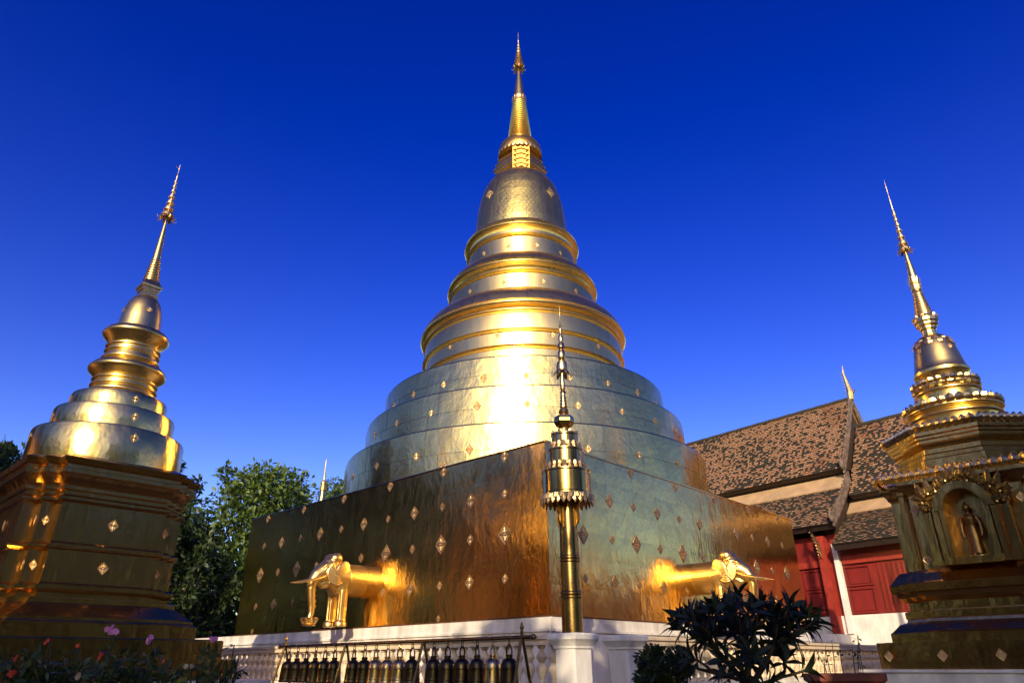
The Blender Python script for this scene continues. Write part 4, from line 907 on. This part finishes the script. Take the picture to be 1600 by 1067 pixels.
# the rest of the grounds: trees to the left, behind and to the right of the viewer (unseen; added and sized to shade the forecourt and darken reflections in the gold)
G = 'trees around the forecourt'
SHADE = [(-27, 38, 11.5, 4.6, 'tall dark tree north of the left stupa'), (-33, 30, 16, 5.0, 'large dark tree west of the gold wall'), (-29, 23.5, 16.5, 4.8, 'large dark tree west of the left stupa'), (-36, 14, 17, 5.2, 'tall dark tree beyond the left chapel'), (-38, 5, 16.5, 5.2, 'spreading dark tree left of the forecourt'), (-38, -5, 16.5, 5.2, 'dark tree left of the viewer'), (-19.5, -10, 16, 4.4, 'dark tree at the left rear of the forecourt'), (-17, -16, 15, 5.0, 'dark tree in the left rear corner'), (-38, -17, 19, 5.4, 'tall dark tree far behind the left chapel'), (-32, -26, 20, 5.4, 'tall dark tree far behind on the left'), (-24, -31, 20, 5.4, 'tall dark tree in the far rear on the left'), (-15, -33, 18, 5.2, 'dark tree in the far rear'), 
        (-4.2, -10.0, 13.2, 1.7, 'slim tree shading the foot of the stupa corner'), (-7.2, -9.5, 11.3, 2.4, 'round tree shading the bell rack'), (.3, -9.0, 11.2, 2.6, 'small tree shading the entrance pillars'), (5.0, -9.0, 11.2, 3.0, 'tree shading the frangipani'), (-9.8, -9.0, 10.4, 2.8, 'tree shading the flower bed'), (7.7, -8.6, 15.2, 2.2, 'tall narrow tree shading the right stupa'),
        (17, -12, 16, 5.2, 'tall tree at the right rear of the forecourt'), (23, -6, 16, 5.2, 'tall tree right of the viewer'), (27, 1.5, 15, 5.0, 'tall tree right of the forecourt')]
for i, (x, y, h, rad, lab) in enumerate(SHADE):
    big = rad > 4
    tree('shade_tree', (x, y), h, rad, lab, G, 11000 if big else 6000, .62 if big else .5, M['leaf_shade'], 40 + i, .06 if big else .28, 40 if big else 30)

ft = thing('far_treeline', (0, 0, 0), 0, 'distant belt of dark trees all round the temple grounds', 'treeline'); r = random.Random(77); cl = []; rd = []  # belt added to close low sky gaps in the gold reflections
for i in range(150):
    a = 2 * math.pi * i / 150 + r.uniform(-.01, .01); q = r.uniform(66, 82); cl.append((q * math.sin(a), q * math.cos(a) + 10, r.uniform(1.5, 7.5))); rd.append(r.uniform(2.6, 3.6))
tag(leaves_mesh('foliage', cl, rd, 26000, 1.5, M['leaf_shade'], 70, ft), kind='stuff'); tag(ft, kind='stuff')
def yard_wall(pts, h, label):  # unseen walls added to hide the bright horizon from the reflecting gold
    t = thing('boundary_wall', (pts[0][0], pts[0][1], 0), 0, label, 'wall', 'brick boundary walls of the temple grounds'); o = Vector((pts[0][0], pts[0][1], 0)); mb = MB(); cp = MB()
    for a_, b_ in zip(pts, pts[1:]):
        A, B = Vector((*a_, 0)) - o, Vector((*b_, 0)) - o; d = (B - A); rot = Matrix.Rotation(math.atan2(d.y, d.x), 3, 'Z'); c = (A + B) / 2
        mb.box((c.x, c.y, h / 2), (d.length, .35, h), rot); cp.box((c.x, c.y, h + .06), (d.length + .2, .5, .12), rot)
    mb.build('wall', M['brick'], t); cp.build('coping', M['white'], t)
yard_wall([(-26, 48), (-40, 42), (-46, 10), (-46, -20), (-30, -38), (-10, -40)], 3.2, 'brown brick boundary wall behind the trees on the left')
yard_wall([(10, -26), (26, -17), (33, -3), (33, 4)], 3.2, 'brown brick boundary wall behind the trees on the right')
def chapel(x, y, rz, ln, dp, he, hr, label):  # unseen chapels added for the orange reflections in the gold walls
    ch = thing('reflection_chapel', (x, y, 0), rz, label, 'temple', 'added ochre chapels out of view, reflected in the gold'); l2, d2 = ln / 2, dp / 2
    mb = MB(); mb.box((0, 0, he / 2), (ln, dp, he)); mb.build('wall', M['ochre'], ch)
    mb = MB(); mb.box((0, 0, .35), (ln + .3, dp + .3, .7)); mb.build('plinth', M['white'], ch)
    f = lambda a_, b_: [(-a_, -b_), (a_, -b_), (a_, b_), (-a_, b_)]
    mb = MB(); mb.outline([(f(l2 + .5, d2 + .7), he - .25), (f(l2 + .5, d2 + .7), he - .1), (f(l2 + .5, .05), hr)]); mb.build('roof', TILES[1], ch)
    for k in range(int(ln / 2.4)):
        xx = -l2 + 1.5 + k * 2.4
        for sd in (-1, 1):
            w_ = MB(); w_.box((xx, sd * (d2 + .02), 1.9), (.9, .08, 1.5)); w_.build('window', M['red_dark'], ch)
chapel(-25.5, 14.6, ROT - R_(14), 10.0, 5.0, 6.4, 10.0, 'added ochre chapel with a steep tile roof beyond the left stupa, outside the view, for its orange reflection')
chapel(29.0, 20.0, R_(90), 15.0, 5.0, 3.6, 6.6, 'added ochre chapel with a steep tile roof right of the forecourt, outside the view, for its orange reflection')
# ------------------------------------------------------------------ frangipani, shrubs, flowers
def leaf_blade(name, mat, L=1.0, W=.26):
    vs = []; fs = []; n = 6
    prof = [.10, .55, .85, 1.0, .80, .42, 0.0]
    for i in range(n + 1):
        f = i / n; z = .10 * math.sin(f * 2.6) - .16 * f * f; w = W * .5 * prof[i]
        vs += [(-w, f * L, z + .035 * prof[i]), (0, f * L, z), (w, f * L, z + .035 * prof[i])]
    for i in range(n):
        a = 3 * i; fs += [(a, a + 1, a + 4, a + 3), (a + 1, a + 2, a + 5, a + 4)]
    me = bpy.data.meshes.new(name); me.from_pydata(vs, [], fs); me.materials.append(mat); me.polygons.foreach_set('use_smooth', [True] * len(me.polygons)); return me
FB = leaf_blade('leaf', M['leaf_plum'], 1.0, .235)
fp = thing('frangipani', (2.46, 8.0, .44), 0, 'dark leafy frangipani silhouetted before the right elephant', 'plant'); fp.scale = (.92, .92, .96)
r = random.Random(21); sk = MB(); tips = []
def grow(p, d, ln, rad, lvl):
    q = p + d * ln; mid = p.lerp(q, .5) + Vector((r.uniform(-.03, .03), r.uniform(-.03, .03), 0)); sk.tube([p, mid, q], [rad, rad * .85, rad * .75], 8)
    if lvl == 0: tips.append((q, d)); return
    if lvl == 1: tips.append((q.lerp(p, .35), (d + Vector((r.uniform(-.8, .8), r.uniform(-.8, .8), .2))).normalized()))
    for k in range(3 if lvl > 1 else 2):
        a = k * 2.1 + r.uniform(-.6, .6); sp = r.uniform(.5, .9); nd = (d + Vector((math.cos(a) * sp, math.sin(a) * sp * .8, r.uniform(-.05, .25)))).normalized(); grow(q, nd, ln * r.uniform(.55, .8), rad * .70, lvl - 1)
for a in (0.1, 1.4, 2.6, 3.3, 4.5, 5.6): grow(Vector((.05 * math.cos(a), .05 * math.sin(a), 1.0)), Vector((math.cos(a) * .75, math.sin(a) * .5, .85)).normalized(), .42, .03, 2)
for a, z in ((.2, .95), (3.0, 1.0), (1.2, 1.1), (4.4, 1.0)): grow(Vector((0, 0, z)), Vector((math.cos(a), math.sin(a) * .6, .25)).normalized(), .40, .025, 1)
sk.tube([(0, 0, .35), (0, 0, 1.05)], [.07, .06], 10); sk.build('branches', M['bark'], fp, True)
nleaf = 0; more = MB(); lf = FB
for q, d in sorted(tips, key=lambda t_: -t_[0].z):
    for k in range(10):
        a = k * 2.4 + r.uniform(-.3, .3); el = (k / 9.0); base = d.to_track_quat('Z', 'Y').to_matrix().to_4x4()
        s = r.uniform(.19, .30); mw = Matrix.Translation(q - d * .05 * k / 9) @ base @ Matrix.Rotation(a, 4, 'Z') @ Matrix.Rotation(R_(62 - 58 * el + r.uniform(-10, 10)), 4, 'X') @ Matrix.Diagonal((s, s, s, 1))
        if nleaf < 298: inst(FB, 'leaf', fp, mw)
        else: more.add([mw @ v_.co for v_ in FB.vertices], [tuple(p_.vertices) for p_ in FB.polygons])
        nleaf += 1
tag(more.build('leaves', M['leaf_plum'], fp), kind='stuff')
pt = MB(); pt.lathe([(.24, 0), (.30, .1), (.36, .36), (.40, .40), (.40, .46), (.34, .46), (.32, .38)], 24); pt.build('pot', M['terracotta'], fp, True)
def shrub(loc, rad, z, label, n, size, mat, seed, sq=(1, 1, 1), group=None):
    t = thing('shrub', (loc[0], loc[1], 0), 0, label, 'shrub', group); r = random.Random(seed); cl = []; rd = []
    for i in range(26):
        v = Vector((r.gauss(0, 1), r.gauss(0, 1), r.gauss(0, 1))).normalized() * rad * r.uniform(.4, .85); cl.append((v.x * sq[0], v.y * sq[1], z + v.z * sq[2])); rd.append(rad * .28)
    leaves_mesh('foliage', cl, rd, n, size, mat, seed, t); s = MB(); s.tube([(0, 0, 0), (0, 0, z)], [.04, .03], 6)
    for c in cl[:12]: s.tube([(0, 0, z * .6), c], [.015, .006], 5)
    s.build('stem', M['bark'], t); return t
shrub((1.78, 9.0), .42, 1.42, 'round clipped dark shrub between the white pillar and the frangipani', 5200, .075, M['leaf_bush'], 31, (1.05, 1, .9))
# planter with thin stems
pb = thing('planter', (3.72, 8.6, 0), 0, 'dark red planter box with a wide rim at the lower right', 'planter')
mb = MB(); mb.outline([([(x * a, -y * b_) for x, y in ((-1, 1), (1, 1), (1, -1), (-1, -1))], z) for a, b_, z in ((.26, .16, .7), (.32, .2, 1.36), (.37, .24, 1.40), (.37, .24, 1.47), (.33, .2, 1.47), (.31, .18, 1.40))]); mb.build('box', M['terracotta'], pb)
mb = MB(); mb.box((0, 0, .35), (.7, .45, .7)); mb.build('stand', M['white'], pb)
sp = thing('thin_stemmed_plant', (3.72, 8.6, 1.40), 0, 'thin nearly leafless stems rising from the dark red planter', 'plant'); mb = MB(); r = random.Random(4); lv = []
for i in range(9):
    x = r.uniform(-.26, .26); h = r.uniform(.28, .50); dx = r.uniform(-.12, .12); mb.tube([(x, 0, 0), (x + dx * .4, 0, h * .5), (x + dx, r.uniform(-.05, .05), h)], [.006, .005, .003], 5)
    for k in range(3): lv.append((x + dx * (.5 + .17 * k), 0, h * (.55 + .17 * k)))
mb.build('stems', M['stem_dry'], sp); leaves_mesh('foliage', lv, [.03] * len(lv), 60, .05, M['leaf_bush'], 6, sp)

# flower bed along the lower left
bed = thing('flower_bed_wall', (-3.9, 6.4, 0), R_(8), 'low white kerb wall of the flower bed at the lower left', 'wall')
mb = MB(); mb.box((0, -.5, .45), (4.2, .16, .9)); mb.build('kerb', M['white'], bed)
def petals_mesh(name, mat, n=5):
    mb = MB()
    for k in range(n):
        a = 2 * math.pi * k / n; u = Vector((math.cos(a), math.sin(a), .25)); w = Vector((-math.sin(a), math.cos(a), 0)); mb.leaf(u * .08, u * .9, w * .42, Vector((0, 0, .10)), belly=.6)
    mb.ellipsoid((0, 0, .1), (.16, .16, .14), seg=8)
    me = bpy.data.meshes.new(name); me.from_pydata(mb.v, [], mb.f); me.materials.append(mat); return me
BL = {'red': petals_mesh('blossom', M['fl_red']), 'pink': petals_mesh('blossom', M['fl_pink']), 'pale': petals_mesh('blossom', M['fl_pale'], 9)}
def flower_plant(loc, h, spread, label, seed, blooms, nleaf=700, lsize=.095):
    t = thing('flowering_plant', (loc[0], loc[1], .70), 0, label, 'plant', 'flowering plants in the lower left bed'); r = random.Random(seed); mb = MB(); cl = []; rd = []; tops = []
    blooms = [(k_, (bx_, bz_ - .15), n_, s_) for k_, (bx_, bz_), n_, s_ in blooms]; nleaf = int(nleaf * 2.2)
    for i in range(11):
        a = i * 2.4; q = spread * r.uniform(.25, 1); x, y = q * math.cos(a), q * .6 * math.sin(a); hh = h * r.uniform(.66, .98)
        mb.tube([(x * .2, y * .2, 0), (x * .7, y * .7, hh * .55), (x, y, hh)], [.010, .008, .004], 5); tops.append((x, y, hh))
        for f in (.35, .55, .75, .92): cl.append((x * (.2 + .8 * f), y * (.2 + .8 * f), hh * f)); rd.append(spread * .42)
    for kind, (bx, bz), n, s in blooms:      # flower heads on their own stalks
        mb.tube([(bx * .4, -.02, h * .3), (bx * .9, -.06, bz * .8), (bx, -.08, bz)], [.008, .007, .005], 5)
        cl += [(bx * .95, -.07, bz * .86), (bx, -.08, bz * .74)]; rd += [.05, .06]
    mb.build('stem', M['stem'], t); leaves_mesh('foliage', cl, rd, nleaf, lsize, M['leaf_flower'], seed, t, .1, .36)
    for kind, (bx, bz), n, s in blooms:
        for k in range(n):
            p = Vector((bx + r.uniform(-1, 1) * s * 1.1 * (n > 1), -.09 + r.uniform(-.04, .02), bz + r.uniform(-.6, 1) * s * .7 * (n > 1)))
            inst(BL[kind], 'blossom', t, Matrix.Translation(p) @ Euler((r.uniform(1.1, 1.7), r.uniform(-.5, .5), r.uniform(-.5, .5))).to_matrix().to_4x4() @ Matrix.Diagonal((s * .55, s * .55, s * .55, 1)))
FD = 6.0
flower_plant((-3.86, 6.0), 1.10, .24, 'bush with bright red blossoms at the far lower left corner', 51, [('red', (-.02, 1.00), 2, .06), ('red', (-.10, 1.12), 2, .04), ('red', (.16, 1.22), 1, .035)], 420)
flower_plant((-3.55, 6.1), 1.14, .26, 'dark bush with small red blossoms and one pale daisy', 52, [('red', (.20, 1.12), 2, .04), ('red', (.05, 1.20), 1, .035), ('pale', (.12, .98), 1, .06), ('red', (-.2, 1.24), 1, .035)], 480)
flower_plant((-3.22, 6.0), 1.06, .24, 'plant with the taller pink flower head above the bed', 53, [('pink', (.02, 1.30), 7, .045)], 400)
flower_plant((-2.98, 6.15), 1.02, .24, 'plant with a pink flower head right of the tallest one', 54, [('pink', (.03, 1.24), 5, .04), ('red', (.15, 1.08), 1, .03)], 400)
flower_plant((-2.72, 6.0), .94, .20, 'low bush with a red blossom near the middle of the bed', 55, [('red', (-.04, .90), 2, .04)], 280)
flower_plant((-2.55, 6.2), 1.10, .13, 'slender plant with a cluster of pale flowers at its side', 56, [('pale', (-.06, 1.03), 4, .04), ('red', (.05, 1.30), 2, .012)], 110)
flower_plant((-2.36, 6.1), 1.08, .15, 'thin plant with small pink flowers at the right end of the bed', 57, [('pink', (-.05, 1.24), 5, .034), ('pink', (.10, 1.2), 2, .025)], 120)
